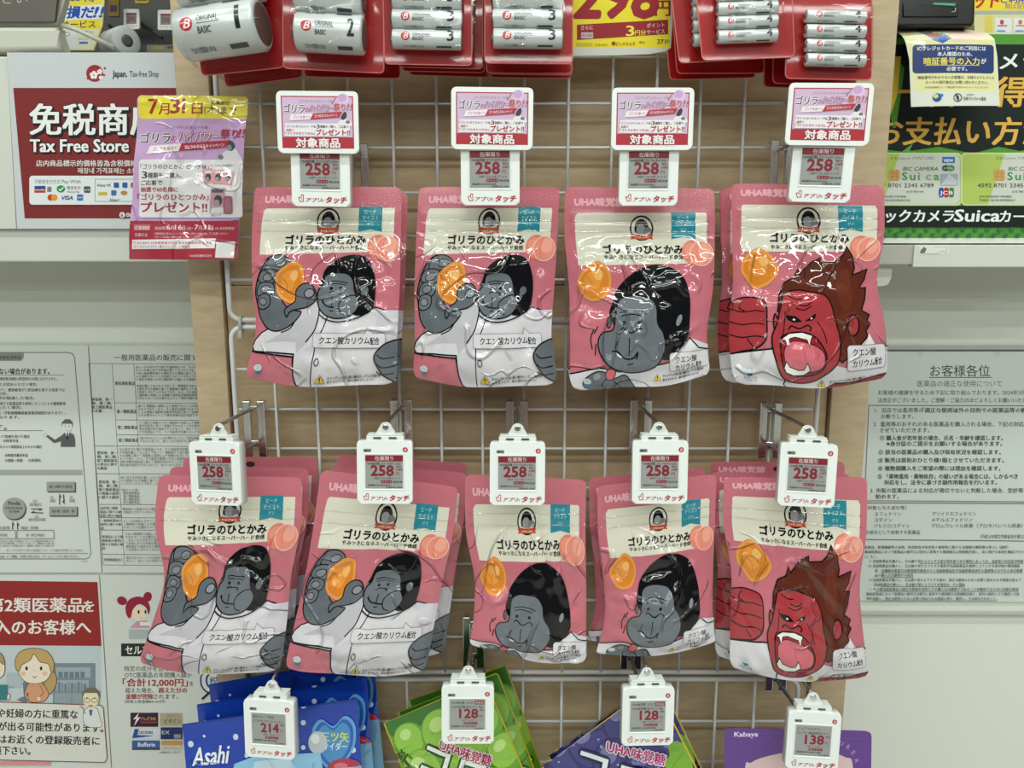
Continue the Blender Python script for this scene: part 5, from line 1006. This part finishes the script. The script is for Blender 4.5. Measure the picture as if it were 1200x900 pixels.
def art_chew():
    a = Art(film); a.T = uvT(38, 62, 645, 880)
    a.rect(-20, 0, 760, 960, PINK)
    header(a, [(92, 178), (606, 176), (612, 184), (612, 372), (84, 384), (80, 190)], (348, 234, 48), (468, 175, 566, 275), (190, 332, 324), (192, 356, 322), (590, 334), (78, 150))
    candy(a, 146, 452, 66, 82, .3)
    for P in ([(142, 640), (128, 680), (134, 720)], [(158, 632), (142, 660)], [(150, 700), (146, 740)]): a.stroke(P, LWD * .8, INK, smooth=True)
    a.poly([(60, 800), (160, 782), (250, 800), (470, 770), (560, 690), (640, 720), (720, 740), (720, 960), (0, 960), (0, 810)], COAT); a.stroke([(30, 806), (160, 782), (250, 800), (470, 772), (560, 690), (600, 730), (680, 748)], LWD, INK); a.poly([(470, 775), (560, 700), (590, 730), (560, 745), (470, 760)], (226, 222, 226))
    # head with high crown
    a.outline([(214, 600), (218, 540), (240, 480), (300, 420), (380, 384), (450, 390), (510, 430), (540, 510), (552, 600), (550, 680), (500, 740), (440, 760), (300, 700)], (12, 12, 15), LWD, INK)
    a.ell(508, 610, 17, 32, INK, .25); a.ell(507, 612, 11, 25, (132, 134, 140), .25); a.ell(205, 616, 10, 24, INK); a.ell(206, 616, 7, 19, GREY)
    a.outline([(232, 590), (238, 540), (262, 514), (320, 508), (376, 520), (404, 560), (412, 620), (442, 670), (446, 730), (410, 780), (350, 800), (280, 802), (210, 780), (168, 736), (160, 690), (180, 658), (222, 646)], (106, 111, 118), LWD, INK)
    a.stroke([(250, 576), (290, 568), (330, 570), (366, 582)], LWD * .8, INK, smooth=True); a.stroke([(254, 590), (300, 582), (352, 592)], LWD * .7, INK, smooth=True)
    for x in (268, 334): a.ell(x, 618, 8, 9, INK, n=14)
    a.stroke([(254, 648), (268, 640), (300, 660), (330, 642), (350, 650), (344, 662)], LWD, INK, smooth=True); a.stroke([(292, 680), (290, 744)], LWD * .8, INK); a.stroke([(218, 728), (240, 728), (272, 752), (306, 752), (326, 734), (320, 756)], LWD * 1.1, INK, smooth=True); a.stroke([(242, 690), (232, 720)], LWD * .8, INK); a.poly([(236, 732), (262, 748), (254, 750), (240, 742)], (232, 230, 230)); a.stroke([(282, 774), (306, 768)], LWD * .8, INK)
    # hand with candy at the bottom
    a.outline([(90, 840), (140, 800), (186, 800), (214, 830), (270, 812), (300, 850), (306, 890), (240, 880), (180, 900), (100, 900)], GREY, LWD, INK); a.outline([(192, 800), (210, 786), (232, 800), (216, 832), (192, 826)], (212, 96, 100), LWD * .8, INK); a.stroke([(192, 826), (170, 850), (166, 890)], LWD * .8, INK, smooth=True); a.ell(152, 816, 16, 12, (140, 142, 148), -.5); a.stroke([(222, 836), (236, 860), (240, 884)], LWD * .8, INK, smooth=True)
    bubble(a, 466, 742, 640, 806, [('クエン酸', 490, 776, 98), ('カリウム', 490, 804, 90), ('配合', 584, 802, 24)], 25)
    warn(a, 412, 828, 17, 436, 180, -.03); mark(a, 110, 834); return a
def art_roar():
    a = Art(film); a.T = uvT(90, 54, 694, 842); RB = (166, 56, 62); HR = (92, 40, 26)
    a.rect(0, 0, 800, 900, PINK)
    header(a, [(136, 150), (656, 148), (664, 160), (664, 322), (124, 326), (128, 156)], (390, 204, 48), (508, 150, 606, 242), (238, 284, 312), (240, 314, 284), (636, 312), (128, 116))
    candy(a, 192, 392, 74, 78, .1)
    a.poly([(60, 716), (250, 694), (520, 760), (610, 650), (640, 690), (740, 700), (740, 900), (40, 900)], COAT); a.stroke([(60, 720), (150, 706), (250, 694)], LWD, INK); a.stroke([(630, 690), (740, 705)], LWD, INK); a.stroke([(262, 850), (280, 800)], LWD, INK)
    a.outline([(436, 850), (480, 816), (560, 822), (700, 800), (760, 810), (760, 880), (436, 880)], RB, LWD, INK, smooth=False)
    # fist at the left
    a.outline([(60, 560), (120, 512), (196, 514), (218, 540), (222, 600), (218, 660), (190, 690), (140, 704), (60, 706)], RB, LWD, INK)
    for y in (556, 604, 652): a.stroke([(84, y - 4), (130, y + 8), (180, y + 2), (214, y + 6)], LWD * .8, INK, smooth=True)
    a.stroke([(130, 520), (120, 548), (140, 560)], LWD * .8, INK, smooth=True); a.stroke([(150, 664), (170, 690)], LWD * .7, INK)
    # mane
    H = [(262, 560), (268, 500), (290, 450), (330, 430), (346, 396), (352, 420), (400, 370), (440, 350), (436, 372), (500, 366), (528, 340), (540, 304), (566, 340), (582, 390), (578, 420), (640, 396), (630, 440), (604, 474), (634, 472), (620, 520), (596, 560), (626, 578), (612, 600), (624, 612), (600, 640), (606, 660), (560, 700), (500, 740), (440, 700), (330, 560)]
    a.outline(H, HR, LWD, INK, smooth=False); a.ell(552, 618, 26, 44, INK, .2); a.ell(551, 618, 20, 37, RB, .2); a.ell(548, 610, 9, 16, (140, 56, 46), .2)
    a.poly([(520, 420), (560, 400), (566, 520), (530, 560), (500, 500)], (104, 48, 32), True)
    a.outline([(262, 600), (252, 570), (246, 600), (252, 640)], RB, LWD, INK)
    a.outline([(276, 530), (290, 494), (340, 480), (400, 488), (450, 500), (474, 540), (484, 610), (494, 680), (480, 740), (430, 780), (380, 806), (320, 812), (270, 790), (244, 720), (238, 660), (258, 606)], RB, LWD, INK)
    for P in ([(300, 500), (330, 516), (356, 514)], [(330, 548), (362, 556), (392, 540)], [(340, 534), (370, 540), (394, 526)]): a.stroke(P, LWD * .8, INK, smooth=True)
    a.poly([(290, 574), (330, 580), (352, 600), (320, 604), (298, 594)], INK); a.poly([(408, 568), (380, 586), (362, 598), (390, 596), (404, 586)], INK); a.ell(322, 592, 5, 4, (230, 220, 216)); a.ell(388, 588, 4, 3.4, (230, 220, 216))
    a.stroke([(300, 630), (310, 616), (340, 626), (370, 614), (384, 624), (378, 636)], LWD, INK, smooth=True); a.stroke([(290, 560), (280, 640), (268, 660)], LWD * .6, INK, smooth=True); a.stroke([(410, 600), (430, 640), (440, 680)], LWD * .6, INK, smooth=True)
    a.outline([(270, 664), (300, 644), (350, 640), (386, 652), (410, 672), (436, 716), (424, 756), (380, 778), (320, 782), (280, 768), (268, 720)], (150, 34, 44), LWD, INK)
    a.outline([(278, 700), (310, 672), (360, 676), (410, 694), (430, 720), (416, 756), (350, 770), (290, 760)], (208, 104, 116), LWD * .6, INK); a.stroke([(350, 704), (356, 742)], LWD * .5, (180, 80, 94))
    a.outline([(272, 664), (300, 645), (350, 641), (388, 653), (380, 668), (374, 690), (366, 668), (320, 658), (300, 664), (292, 690), (284, 668)], (236, 232, 226), LWD * .6, INK, smooth=False)
    a.outline([(274, 756), (284, 734), (296, 752), (330, 762), (350, 760), (362, 738), (374, 762), (350, 778), (310, 782), (282, 772)], (236, 232, 226), LWD * .6, INK, smooth=False)
    a.poly([(590, 690), (610, 650), (630, 690)], (232, 228, 228)); bubble(a, 520, 690, 680, 770, [('クエン酸', 540, 722, 98), ('カリウム', 540, 758, 92), ('配合', 634, 756, 30)], 27)
    warn(a, 424, 812, 18, 456, 236, 0); mark(a, 150, 768); return a
_arts = {'fist': art_fist, 'chew': art_chew, 'roar': art_roar}; _adone = {}
def bag_art(k):
    if k not in _adone: _adone[k] = _arts[k]()
    return _adone[k]
YB = -0.088
D3 = {'fist': 'grey gorilla holding orange candy', 'chew': 'big-headed black-haired chewing gorilla', 'roar': 'roaring red gorilla'}
BAGS = [
 ('fist', [(299, 219), (295, 277), (295, 335), (298, 390), (284, 446)], [(471, 219), (470, 277), (469, 335), (466, 392), (465, 450)], 'leftmost', 0, [(0.002, .030, -.002, .01)], .014),
 ('fist', [(491, 219), (488, 277), (486, 335), (486, 392), (484, 446)], [(656, 219), (653, 277), (650, 335), (646, 392), (653, 451)], 'second from left', 0, [(-.003, .030, .001, -.01)], .014),
 ('chew', [(662, 219), (662, 278), (667, 336), (668, 395), (668, 455)], [(837, 221), (837, 278), (835, 336), (828, 390), (832, 442)], 'third from left', 0, [(.003, .030, 0, .012)], .013),
 ('roar', [(857, 215), (858, 273), (859, 330), (854, 390), (859, 450)], [(1036, 217), (1036, 275), (1028, 330), (1039, 388), (1041, 447)], 'rightmost', 0, [(-.003, .028, -.003, .01), (.002, .055, .0, -.01)], .014),
 ('fist', [(187, 556), (183, 615), (193, 676), (179, 729), (161, 779)], [(353, 560), (352, 615), (341, 675), (335, 735), (327, 787)], 'leftmost', 1, [(.0, .029, .002, -.01), (.003, .058, .006, -.02)], .014),
 ('fist', [(376, 551), (367, 618), (357, 679), (346, 729), (334, 782)], [(537, 570), (530, 629), (519, 679), (508, 734), (497, 790)], 'second from left', 1, [(.008, .029, .004, -.05), (.006, .058, .006, -.06)], .013),
 ('chew', [(545, 556), (546, 622), (556, 677), (555, 724), (550, 754)], [(687, 562), (686, 622), (687, 690), (687, 736), (687, 780)], 'middle', 1, [], .012),
 ('chew', [(700, 569), (701, 625), (707, 675), (709, 724), (699, 768)], [(840, 556), (838, 610), (836, 665), (835, 712), (837, 752)], 'fourth from left', 1, [(-.006, .028, .0, .01)], .014),
 ('roar', [(849, 560), (848, 611), (857, 668), (856, 724), (855, 784)], [(1016, 559), (1015, 625), (1008, 685), (1013, 745), (1021, 796)], 'rightmost', 1, [(-.006, .029, -.003, .015), (.0, .058, .002, .0)], .014),
]
for bi, (k, L, R, place, row, behind, bul) in enumerate(BAGS):
    sh = PouchShape(L, R, YB, 11 + bi * 7, bul + .002 * row, 4.0, wr=1.0 + .5 * row, tilt=.006 + .007 * row, rbot=.03 if place == 'fourth from left' else .09)
    rn = ('upper', 'lower')[row]
    root = build_pouch('candy_pouch', sh, k, bag_art(k), film(*PINK))
    tag(root, 'pink sweets pouch, %s, front of %s stack, %s row' % (D3[k], place, rn), 'sweets pouch', 'pink gorilla sweets pouches')
    for j, (dx, dy, dz, rr_) in enumerate(behind):
        c = copy_tree(root); c.location = Vector(root.location) + Vector((dx, dy, dz)); c.rotation_euler = (0, rr_, 0)
        tag(c, 'pink sweets pouch %s behind the front one, %s stack, %s row' % (('directly', 'two places')[j], place, rn))

# ------------------------------------------------------------------ bottom row: other sweets
def invquad(TL, TR, BR, BL):
    TL, TR, BR, BL = [np.array(p, float) for p in (TL, TR, BR, BL)]
    def f(t):
        uv = np.full(t.shape, .5)
        for _ in range(12):
            u, v = uv[..., :1], uv[..., 1:]; p = TL * (1 - u) * (1 - v) + TR * u * (1 - v) + BR * u * v + BL * (1 - u) * v; r = p - t
            ju = (TR - TL) * (1 - v) + (BR - BL) * v; jv = (BL - TL) * (1 - u) + (BR - TR) * u; det = ju[..., 0] * jv[..., 1] - ju[..., 1] * jv[..., 0]
            uv = uv - np.stack([(r[..., 0] * jv[..., 1] - r[..., 1] * jv[..., 0]) / det, (ju[..., 0] * r[..., 1] - ju[..., 1] * r[..., 0]) / det], -1)
        return uv
    return f
def quad_pouch(name, q, Y, seed, key, art, base, zipper=False, hole=False, bulge=.014, rt=.02, wr=1.0):
    TL, TR, BR, BL = [np.array(p, float) for p in q]; L = [TL + (BL - TL) * t for t in (0, .25, .5, .75, 1)]; R = [TR + (BR - TR) * t for t in (0, .25, .5, .75, 1)]
    sh = PouchShape(L, R, Y, seed, bulge, 0, rt, .03, None, wr); return build_pouch(name, sh, key, art, base, zipper, hole)
# blue cider sweets
Q = [(213, 849), (419, 818), (432, 1040), (232, 1062)]
a = Art(film); a.T = invquad(*Q); BL_ = (22, 62, 168)
a.rect(150, 780, 480, 1100, BL_)
for k in range(44):
    x = 213 + k * 4.8; y = 849 - (x - 213) * .15; a.poly([(x, y + 2), (x + 2.4, y - 3), (x + 4.8, y + 2), (x + 2.4, y + 4)], (16, 48, 140))
for x, y, r in ((224, 875, 3.4), (277, 866, 3.2), (356, 828, 3), (356, 850, 3), (356, 875, 2.6), (414, 878, 3.4), (404, 846, 2), (229, 893, 2.2), (290, 884, 2.4), (240, 866, 1.6), (404, 900, 2)): a.ell(x, y, r, r, (206, 218, 236), n=14)
a.text('Asahi', 226, 897, 26, (232, 236, 242), 42, bold=.02, shear=.35, rot=-.12)
hp = [(393, 902), (372, 884), (366, 860), (376, 846), (391, 853), (405, 842), (417, 852), (414, 878)]
a.poly(hp, (96, 160, 210), True); c = np.array([392, 870]); a.poly([c + (np.array(p) - c) * .88 for p in hp], (36, 92, 180), True); a.poly([c + (np.array(p) - c) * .74 for p in hp], (70, 140, 196), True); a.text('三ツ矢', 393, 868, 11, (214, 214, 60), 32, al='c', bold=.03); a.text('サイダー', 393, 877, 9, (226, 234, 240), 28, al='c', bold=.02)
a.ell(373, 870, 11, 11.5, (190, 200, 204)); a.ell(370, 866, 5, 5, (228, 232, 232)); a.poly([(276, 893), (300, 884), (376, 880), (380, 905), (270, 920)], (142, 196, 226)); a.poly([(300, 890), (340, 886), (350, 900), (296, 906)], (196, 222, 236)); a.ell(404, 899, 20, 12, (176, 50, 70)); a.ell(400, 896, 8, 4, (214, 110, 124))
a.poly([(270, 910), (440, 895), (440, 1060), (240, 1060)], (120, 176, 214)); a.text('キャンディ', 290, 960, 34, (240, 244, 248), 110, bold=.04)
b = quad_pouch('cider_sweets_bag', Q, -.085, 91, 'cider', a, film(*BL_), rt=.005); tag(b, 'shiny blue bag of fizzy sweets, front of the bottom left stack', 'sweets bag', 'blue bags of fizzy sweets')
for j, (dx, dy, dz, r) in enumerate(((.006, .028, .009, -.015), (.010, .056, .020, -.03))):
    c = copy_tree(b); c.location = Vector(b.location) + Vector((dx, dy, dz)); c.rotation_euler = (0, r, 0); tag(c, ('shiny blue bag just behind the front bag of the bottom left stack', 'hindmost shiny blue bag at the bottom left, topmost serrated edge')[j])
# green grape gummies
Q = [(449, 846), (569, 797), (625, 930), (505, 980)]; GO_ = (176, 164, 40)
a = Art(film); a.T = invquad(*Q); a.rect(380, 740, 720, 1100, (96, 150, 40)); a.poly([(440, 850), (569, 790), (600, 860), (520, 830), (470, 870)], (54, 110, 36))
for x, y, r in ((482, 868, 20), (520, 858, 26), (566, 846, 24), (498, 900, 26), (556, 890, 30), (592, 880, 22)): a.ell(x, y, r, r, (104, 156, 50)); a.ell(x - r * .1, y - r * .1, r * .84, r * .84, (140, 188, 72)); a.ell(x - r * .3, y - r * .36, r * .34, r * .26, (184, 214, 128), -.6)
a.stroke([Q[0], Q[1], Q[2], Q[3]], 3.4, GO_, closed=True)
for ch, x, y in (('コ', 494, 897), ('ロ', 534, 910), ('ロ', 572, 926)):
    for dx, dy in ((-1.6, 0), (1.6, 0), (0, 1.6), (0, -1.6)): a.text(ch, x + dx, y + dy, 40, (40, 70, 30), bold=.05, rot=.3)
    a.text(ch, x, y, 40, (226, 232, 224), bold=.03, rot=.3)
a.text('ぷに', 462, 884, 15, (40, 44, 26), 20, bold=.02, rot=.5); a.text('ぷに', 470, 900, 15, (40, 44, 26), 20, bold=.02, rot=.5)
for o in ((-.8, 0), (.8, 0), (0, .8), (0, -.8)): a.text('UHA味覚糖', 515 + o[0], 872 + o[1], 13, (236, 220, 220), 62, bold=.05, rot=.32)
a.text('UHA味覚糖', 515, 872, 13, (170, 44, 96), 62, bold=.03, rot=.32)
b = quad_pouch('grape_gummy_bag', Q, -.085, 71, 'muscat', a, film(70, 120, 40), rt=.03); tag(b, 'tilted green bag of grape gummies, front of its bottom row stack', 'gummy bag', 'green grape gummy bags')
for j, (dx, dy, dz, r) in enumerate(((.013, .028, -.006, .03), (.022, .056, -.010, .06))):
    c = copy_tree(b); c.location = Vector(b.location) + Vector((dx, dy, dz)); c.rotation_euler = (0, r, 0); tag(c, ('green grape gummy bag directly behind the front green bag', 'hindmost green grape gummy bag, its dark edge showing right of the others')[j])
# purple grape gummies
Q = [(634, 897), (768, 802), (846, 960), (712, 1060)]; IN = (38, 32, 84)
a = Art(film); a.T = invquad(*Q); a.rect(560, 740, 940, 1180, IN)
for x, y, r in ((664, 890, 22), (694, 876, 28), (700, 842, 18), (736, 850, 30), (770, 850, 24), (724, 896, 30), (790, 876, 20), (760, 900, 30)): a.ell(x, y, r, r, (48, 44, 104)); a.ell(x - 1, y - 1, r * .86, r * .86, (66, 62, 128)); a.ell(x - r * .36, y - r * .36, r * .34, r * .28, (120, 120, 176), -.6)
rg = np.random.RandomState(4)
for k in range(26): a.ell(rg.uniform(650, 790), rg.uniform(840, 898), 1.6, 1.3, (150, 156, 200), n=8)
a.poly([(782, 872), (792, 866), (800, 870), (808, 882), (812, 900), (780, 906), (778, 890), (784, 884)], (120, 170, 50)); a.stroke([(784, 900), (800, 880)], 1, (90, 140, 40)); a.stroke([Q[0], Q[1], Q[2], Q[3]], 3.6, (206, 180, 50), closed=True)
for ch, x, y in (('コ', 676, 912), ('ロ', 722, 924), ('ロ', 766, 940)):
    for dx, dy in ((-1.8, 0), (1.8, 0), (0, 1.8), (0, -1.8)): a.text(ch, x + dx, y + dy, 44, (24, 20, 50), bold=.05, rot=.22)
    a.text(ch, x, y, 44, (226, 230, 240), bold=.03, rot=.22)
for o in ((-1, 0), (1, 0), (0, 1), (0, -1)): a.text('UHA味覚糖', 711 + o[0], 880 + o[1], 14, (236, 214, 226), 68, bold=.05, rot=.2)
a.text('UHA味覚糖', 711, 880, 14, (180, 40, 110), 68, bold=.03, rot=.2)
b = quad_pouch('grape_gummy_bag', Q, -.085, 53, 'grape', a, film(*IN), rt=.03); tag(b, 'tilted dark purple bag of grape gummies with gold edge, front of its stack', 'gummy bag', 'dark grape gummy bags')
c = copy_tree(b); c.location = Vector(b.location) + Vector((.010, .028, -.008)); c.rotation_euler = (0, .02, 0); tag(c, 'dark purple grape gummy bag directly behind the gold-edged front one')
# violet gummy pouch
Q = [(848, 852), (1022, 857), (1016, 1080), (852, 1076)]
a = Art(film); a.T = invquad(*Q); PU = (98, 58, 140); a.rect(780, 800, 1100, 1120, PU); a.text('Kabaya', 860, 866, 9.5, (226, 216, 236), 28, bold=.03)
a.poly([(872, 905), (880, 894), (900, 888), (930, 884), (960, 884), (990, 890), (1000, 905), (1000, 1010), (872, 1010)], (218, 190, 190), True); a.ell(944, 930, 46, 34, (196, 150, 190))
for k, ch in enumerate('PURERAL'): t = -.9 + k * .28; a.text(ch, 968 + 34 * math.sin(t + 1.1), 906 - 30 * math.cos(t + .9), 7, (176, 150, 200), bold=.01, rot=t + 1)
a.stroke([(852, 866), (1019, 870)], .8, (120, 82, 160)); a.text('グミ', 900, 960, 40, (240, 236, 240), 80, bold=.04)
b = quad_pouch('gummy_pouch', Q, -.088, 37, 'violet', a, film(*PU), rt=.05, wr=.7); tag(b, 'violet gummy pouch at the bottom right behind the 138 price tag', 'gummy pouch')

# ------------------------------------------------------------------ battery packs at the top
RED = principled('red_printed_card', (160, 16, 18), .35, 0, .3, .3); LINE = principled('pale_card_edge', (216, 120, 112), .35, 0, .4)
STEEL = principled('battery_end_steel', (120, 104, 96), .4, .6); WRAPM = principled('battery_wrapper', (206, 211, 210), .28, .15, .5)
def batink(r, g, b): return principled('battery_print', (r, g, b), .3, 0, .4) if ('b', r, g, b) not in MATS else MATS[('b', r, g, b)]
def _bi(r, g, b):
    k = ('b', r, g, b)
    if k not in MATS: MATS[k] = principled('battery_print', (r, g, b), .3, 0, .4)
    return MATS[k]
_bat = {}
def battery(L, r, num, parent, loc, rot=(0, 0, 0)):
    """battery lying along X, label towards -y"""
    key = num
    if key in _bat:
        o = copy_tree(_bat[key], parent); o.location = loc; o.rotation_euler = rot; return o
    bm = bmesh.new(); h = L / 2; e = r * .12
    lathe_x(bm, [(-h, r * .86), (-h + e * .4, r * .96), (-h + e, r), (h - e, r), (h - e * .4, r * .96), (h, r * .86), (h, r * .8)], 40); o = meshobj('battery', bm, WRAPM, parent, loc); o.rotation_euler = rot
    bm = bmesh.new(); lathe_x(bm, [(h + .0001, r * .8), (h + .0006, r * .78), (h + .0004, r * .5), (h + .0002, r * .3)], 32); meshobj('end_cap', bm, STEEL, o)
    bm = bmesh.new(); lathe_x(bm, [(-h - r * .22, r * .34), (-h - r * .14, r * .38), (-h + .0002, r * .4)], 24); meshobj('terminal', bm, STEEL, o)
    a = Art(_bi); m = 1000.0; Lm, Rm = L * m, r * m; s = Rm / 10
    x = -Lm * .5 + Lm * .2; q = min(4.6 * s, Lm * .08); a.ell(x, -1 * s, q, q, (186, 36, 44)); a.text('B', x, -1 * s + q * .62, q * 1.9, (236, 228, 226), q * .95, al='c', bold=.02, shear=.3)
    a.text('ORIGINAL', x + q * 1.6, -1.2 * s, 4.6 * s if num in '12' else 6 * s, (70, 72, 72), Lm * .26, bold=.01, shear=.1, vert=.8); a.stroke([(x + q * 1.6, -.6 * s), (x + q * 1.6 + Lm * .28, -.6 * s)], .3 * s, (110, 112, 112)); a.text('BASIC', x + q * 1.6, 3.2 * s, 4.4 * s if num in '12' else 6 * s, (60, 62, 62), Lm * .16, bold=.02, shear=.1, vert=.8)
    a.text(num, Lm * .5 - Lm * .2, 3.2 * s, (13 if num in '12' else 16) * s, (34, 34, 36), Lm * .09 if num != '1' else None, bold=.03)
    a.text('アルカリ乾電池 1.5V LR', -Lm * .34, 10.6 * s, 3.2 * s, (90, 92, 92), Lm * .3, res=1, bold=.02); a.rect(Lm * .14, 8.6 * s, Lm * .36, 11 * s, (60, 62, 62)); a.rect(-Lm * .33, -10 * s, -Lm * .05, -9 * s, (120, 122, 122)); a.rect(Lm * .12, -10.4 * s, Lm * .34, -8.6 * s, (80, 82, 82))
    def F(T, off):
        th = T[..., 1] / Rm; rr_ = r + off + 2e-5; n = np.stack([0 * th, -np.cos(th), -np.sin(th)], -1); P = n * rr_[..., None]; P[..., 0] = T[..., 0] / 1000; return P, n
    merge(o, plate_art('label_print', a, o, F=F, cell=np.arange(-Rm * 1.6, Rm * 1.6, Rm * .12))); _bat[key] = o
    return o
def pack(name, corners, Y, bats, num, label, blister=None, film_only=False, yaw=0.0, grp=None, thick=None):
    """corners = card outline TL, TR, BR, BL in pixels; bats = (x0, x1, y, radius px)"""
    C4 = [np.array(PX(*c, Y)) for c in corners]; cen = (C4[2] + C4[3]) / 2
    root = empty(name, (cen[0], Y, cen[1])); ctr = sum(C4) / 4 - cen
    P = []
    for i in range(4):
        p, pr, nx = C4[i] - cen, C4[i - 1] - cen, C4[(i + 1) % 4] - cen; a_, b_ = (pr - p) / np.linalg.norm(pr - p) * .005, (nx - p) / np.linalg.norm(nx - p) * .005
        for t in np.linspace(0, 1, 5): P.append((p + a_ * (1 - t) ** 2 + b_ * t ** 2))
    P = np.array(P); bm = bmesh.new(); prism(bm, P.tolist(), -.0005, .0005); card = meshobj('card', bm, RED, root)
    bm = bmesh.new(); tube(bm, [(p[0], -.0004, p[1]) for p in P.tolist()], .0006, 6, True); meshobj('sealed_edge', bm, LINE, root)
    for (x0, x1, y, r) in bats:
        p0, p1 = V(x0, y, Y - .012), V(x1, y, Y - .012); rad = r * (p1.x - p0.x) / (x1 - x0); L = p1.x - p0.x
        sl = (C4[2] - C4[3]); ang = -math.atan2(sl[1], sl[0])
        battery(L, rad, num, root, Vector(((p0.x + p1.x) / 2 - cen[0], -rad - .0012, p0.z - cen[1])), (0, ang, yaw))
    if blister:
        B = [np.array(PX(*c, Y - .008)) - cen for c in blister]; Q = []
        for i in range(4):
            p, pr, nx = B[i], B[i - 1], B[(i + 1) % 4]; a_, b_ = (pr - p) / np.linalg.norm(pr - p) * .006, (nx - p) / np.linalg.norm(nx - p) * .006
            for t in np.linspace(0, 1, 5): Q.append((p + a_ * (1 - t) ** 2 + b_ * t ** 2))
        Q = np.array(Q); c0 = Q.mean(0); bm = bmesh.new(); layers = []
        for sc, yy in ((1.10, -.0008), (1.05, -.002), (1.0, -thick * .75), (.985, -thick * .95), (.95, -thick)): layers.append([bm.verts.new((c0[0] + (q[0] - c0[0]) * sc, yy, c0[1] + (q[1] - c0[1]) * sc)) for q in Q])
        n = len(Q)
        for A_, B_ in zip(layers, layers[1:]):
            for i in range(n): bm.faces.new((A_[i], A_[(i + 1) % n], B_[(i + 1) % n], B_[i])).smooth = True
        bm.faces.new(layers[-1]); bmesh.ops.recalc_face_normals(bm, faces=bm.faces); meshobj('blister', bm, CLEAR, root)
    tag(root, label, 'battery pack', grp or 'red battery packs at the top'); return root
def behind(root, spec, what):
    for j, (dx, dy, dz, r) in enumerate(spec):
        c = copy_tree(root); c.location = Vector(root.location) + Vector((dx, dy, dz)); c.rotation_euler = (0, r, 0); tag(c, 'red battery card %s behind %s' % (('directly', 'two places', 'three places')[j], what))
YK = -.085
p = pack('battery_pack', [(214, -70), (336, -78), (333, 79), (237, 89)], YK + .012, [(219, 316, 40, 29), (216, 312, -18, 29)], '1', 'red pack of two thick batteries marked 1, top left', yaw=-.12)
bm = bmesh.new(); c = V(268, 40, YK - .03) - p.location
lathe_x(bm, [(-.0445, .012), (-.043, .0235), (-.040, .0254), (.040, .0254), (.0418, .0253)], 36, caps=False); w = meshobj('shrink_film', bm, WRAP, p, Vector((c.x, -.0255, c.z))); w.rotation_euler = (0, -.04, -.12)
behind(p, [(.002, .061, .0025, -.02)], 'the thick pack marked 1')
p = pack('battery_pack', [(331, -90), (448, -88), (450, 86), (332, 80)], YK, [(351, 429, 42, 22), (350, 428, -2, 22), (349, 427, -46, 22)], '2', 'red blister pack of batteries marked 2, second from left at top', [(347, -75), (431, -75), (433, 66), (350, 64)], thick=.040)
behind(p, [(.010, .044, .003, -.03)], 'the pack marked 2')
p = pack('battery_pack', [(447, -90), (552, -90), (553, 77), (451, 75)], YK, [(460, 541, y, 11.3) for y in (46, 23, 0, -23)], '3', 'red blister pack of batteries marked 3, left one of the two', [(456, -45), (545, -45), (546, 62), (458, 61)], thick=.024)
behind(p, [(.010, .026, .003, .005), (.011, .048, .004, .0), (.016, .068, .004, .01)], 'the left pack marked 3')
p = pack('battery_pack', [(568, -90), (671, -90), (671, 75), (568, 74)], YK, [(578, 659, y, 11.3) for y in (45, 22, -1, -24)], '3', 'red blister pack of batteries marked 3, beside the yellow price sheet', [(575, -45), (662, -45), (663, 61), (576, 60)], thick=.024)
behind(p, [(.001, .026, -.0035, .0), (.003, .048, .000, .005), (.004, .068, .001, .0)], 'the right pack marked 3')
p = pack('battery_pack', [(808, -90), (924, -98), (931, 67), (823, 71)], YK - .004, [(842, 912, y, 7.6) for y in (41, 24.5, 8, -8.5)], '4', 'red blister pack of slim batteries marked 4, tilted, right of the yellow sheet', [(834, -30), (914, -34), (920, 53), (840, 56)], thick=.017)
behind(p, [(-.018, .024, .004, -.02), (-.016, .044, -.004, .03), (-.020, .060, -.006, .01)], 'the tilted pack marked 4')
p = pack('battery_pack', [(925, -90), (1022, -90), (1021, 94), (920, 92)], YK, [(945, 1016, y, 8) for y in (69.5, 52.5, 35.5, 18)], '4', 'red blister pack of slim batteries marked 4, rightmost at the top', [(938, 6), (1020, 6), (1019, 84), (938, 82)], thick=.017)
behind(p, [(-.004, .026, .001, .0), (-.006, .048, .0015, .005)], 'the rightmost pack marked 4')
for x, lab in ((276, 'thick pack marked 1'), (390, 'pack marked 2'), (501, 'left pack marked 3'), (620, 'right pack marked 3'), (868, 'tilted pack marked 4'), (972, 'rightmost pack marked 4')):
    hk = copy_tree(hook_proto); q = V(x, -66, -.1); hk.location = (q.x, 0, q.z + .046); tag(hk, 'chrome display hook carrying the ' + lab)
bpy.data.objects.remove(_fo)
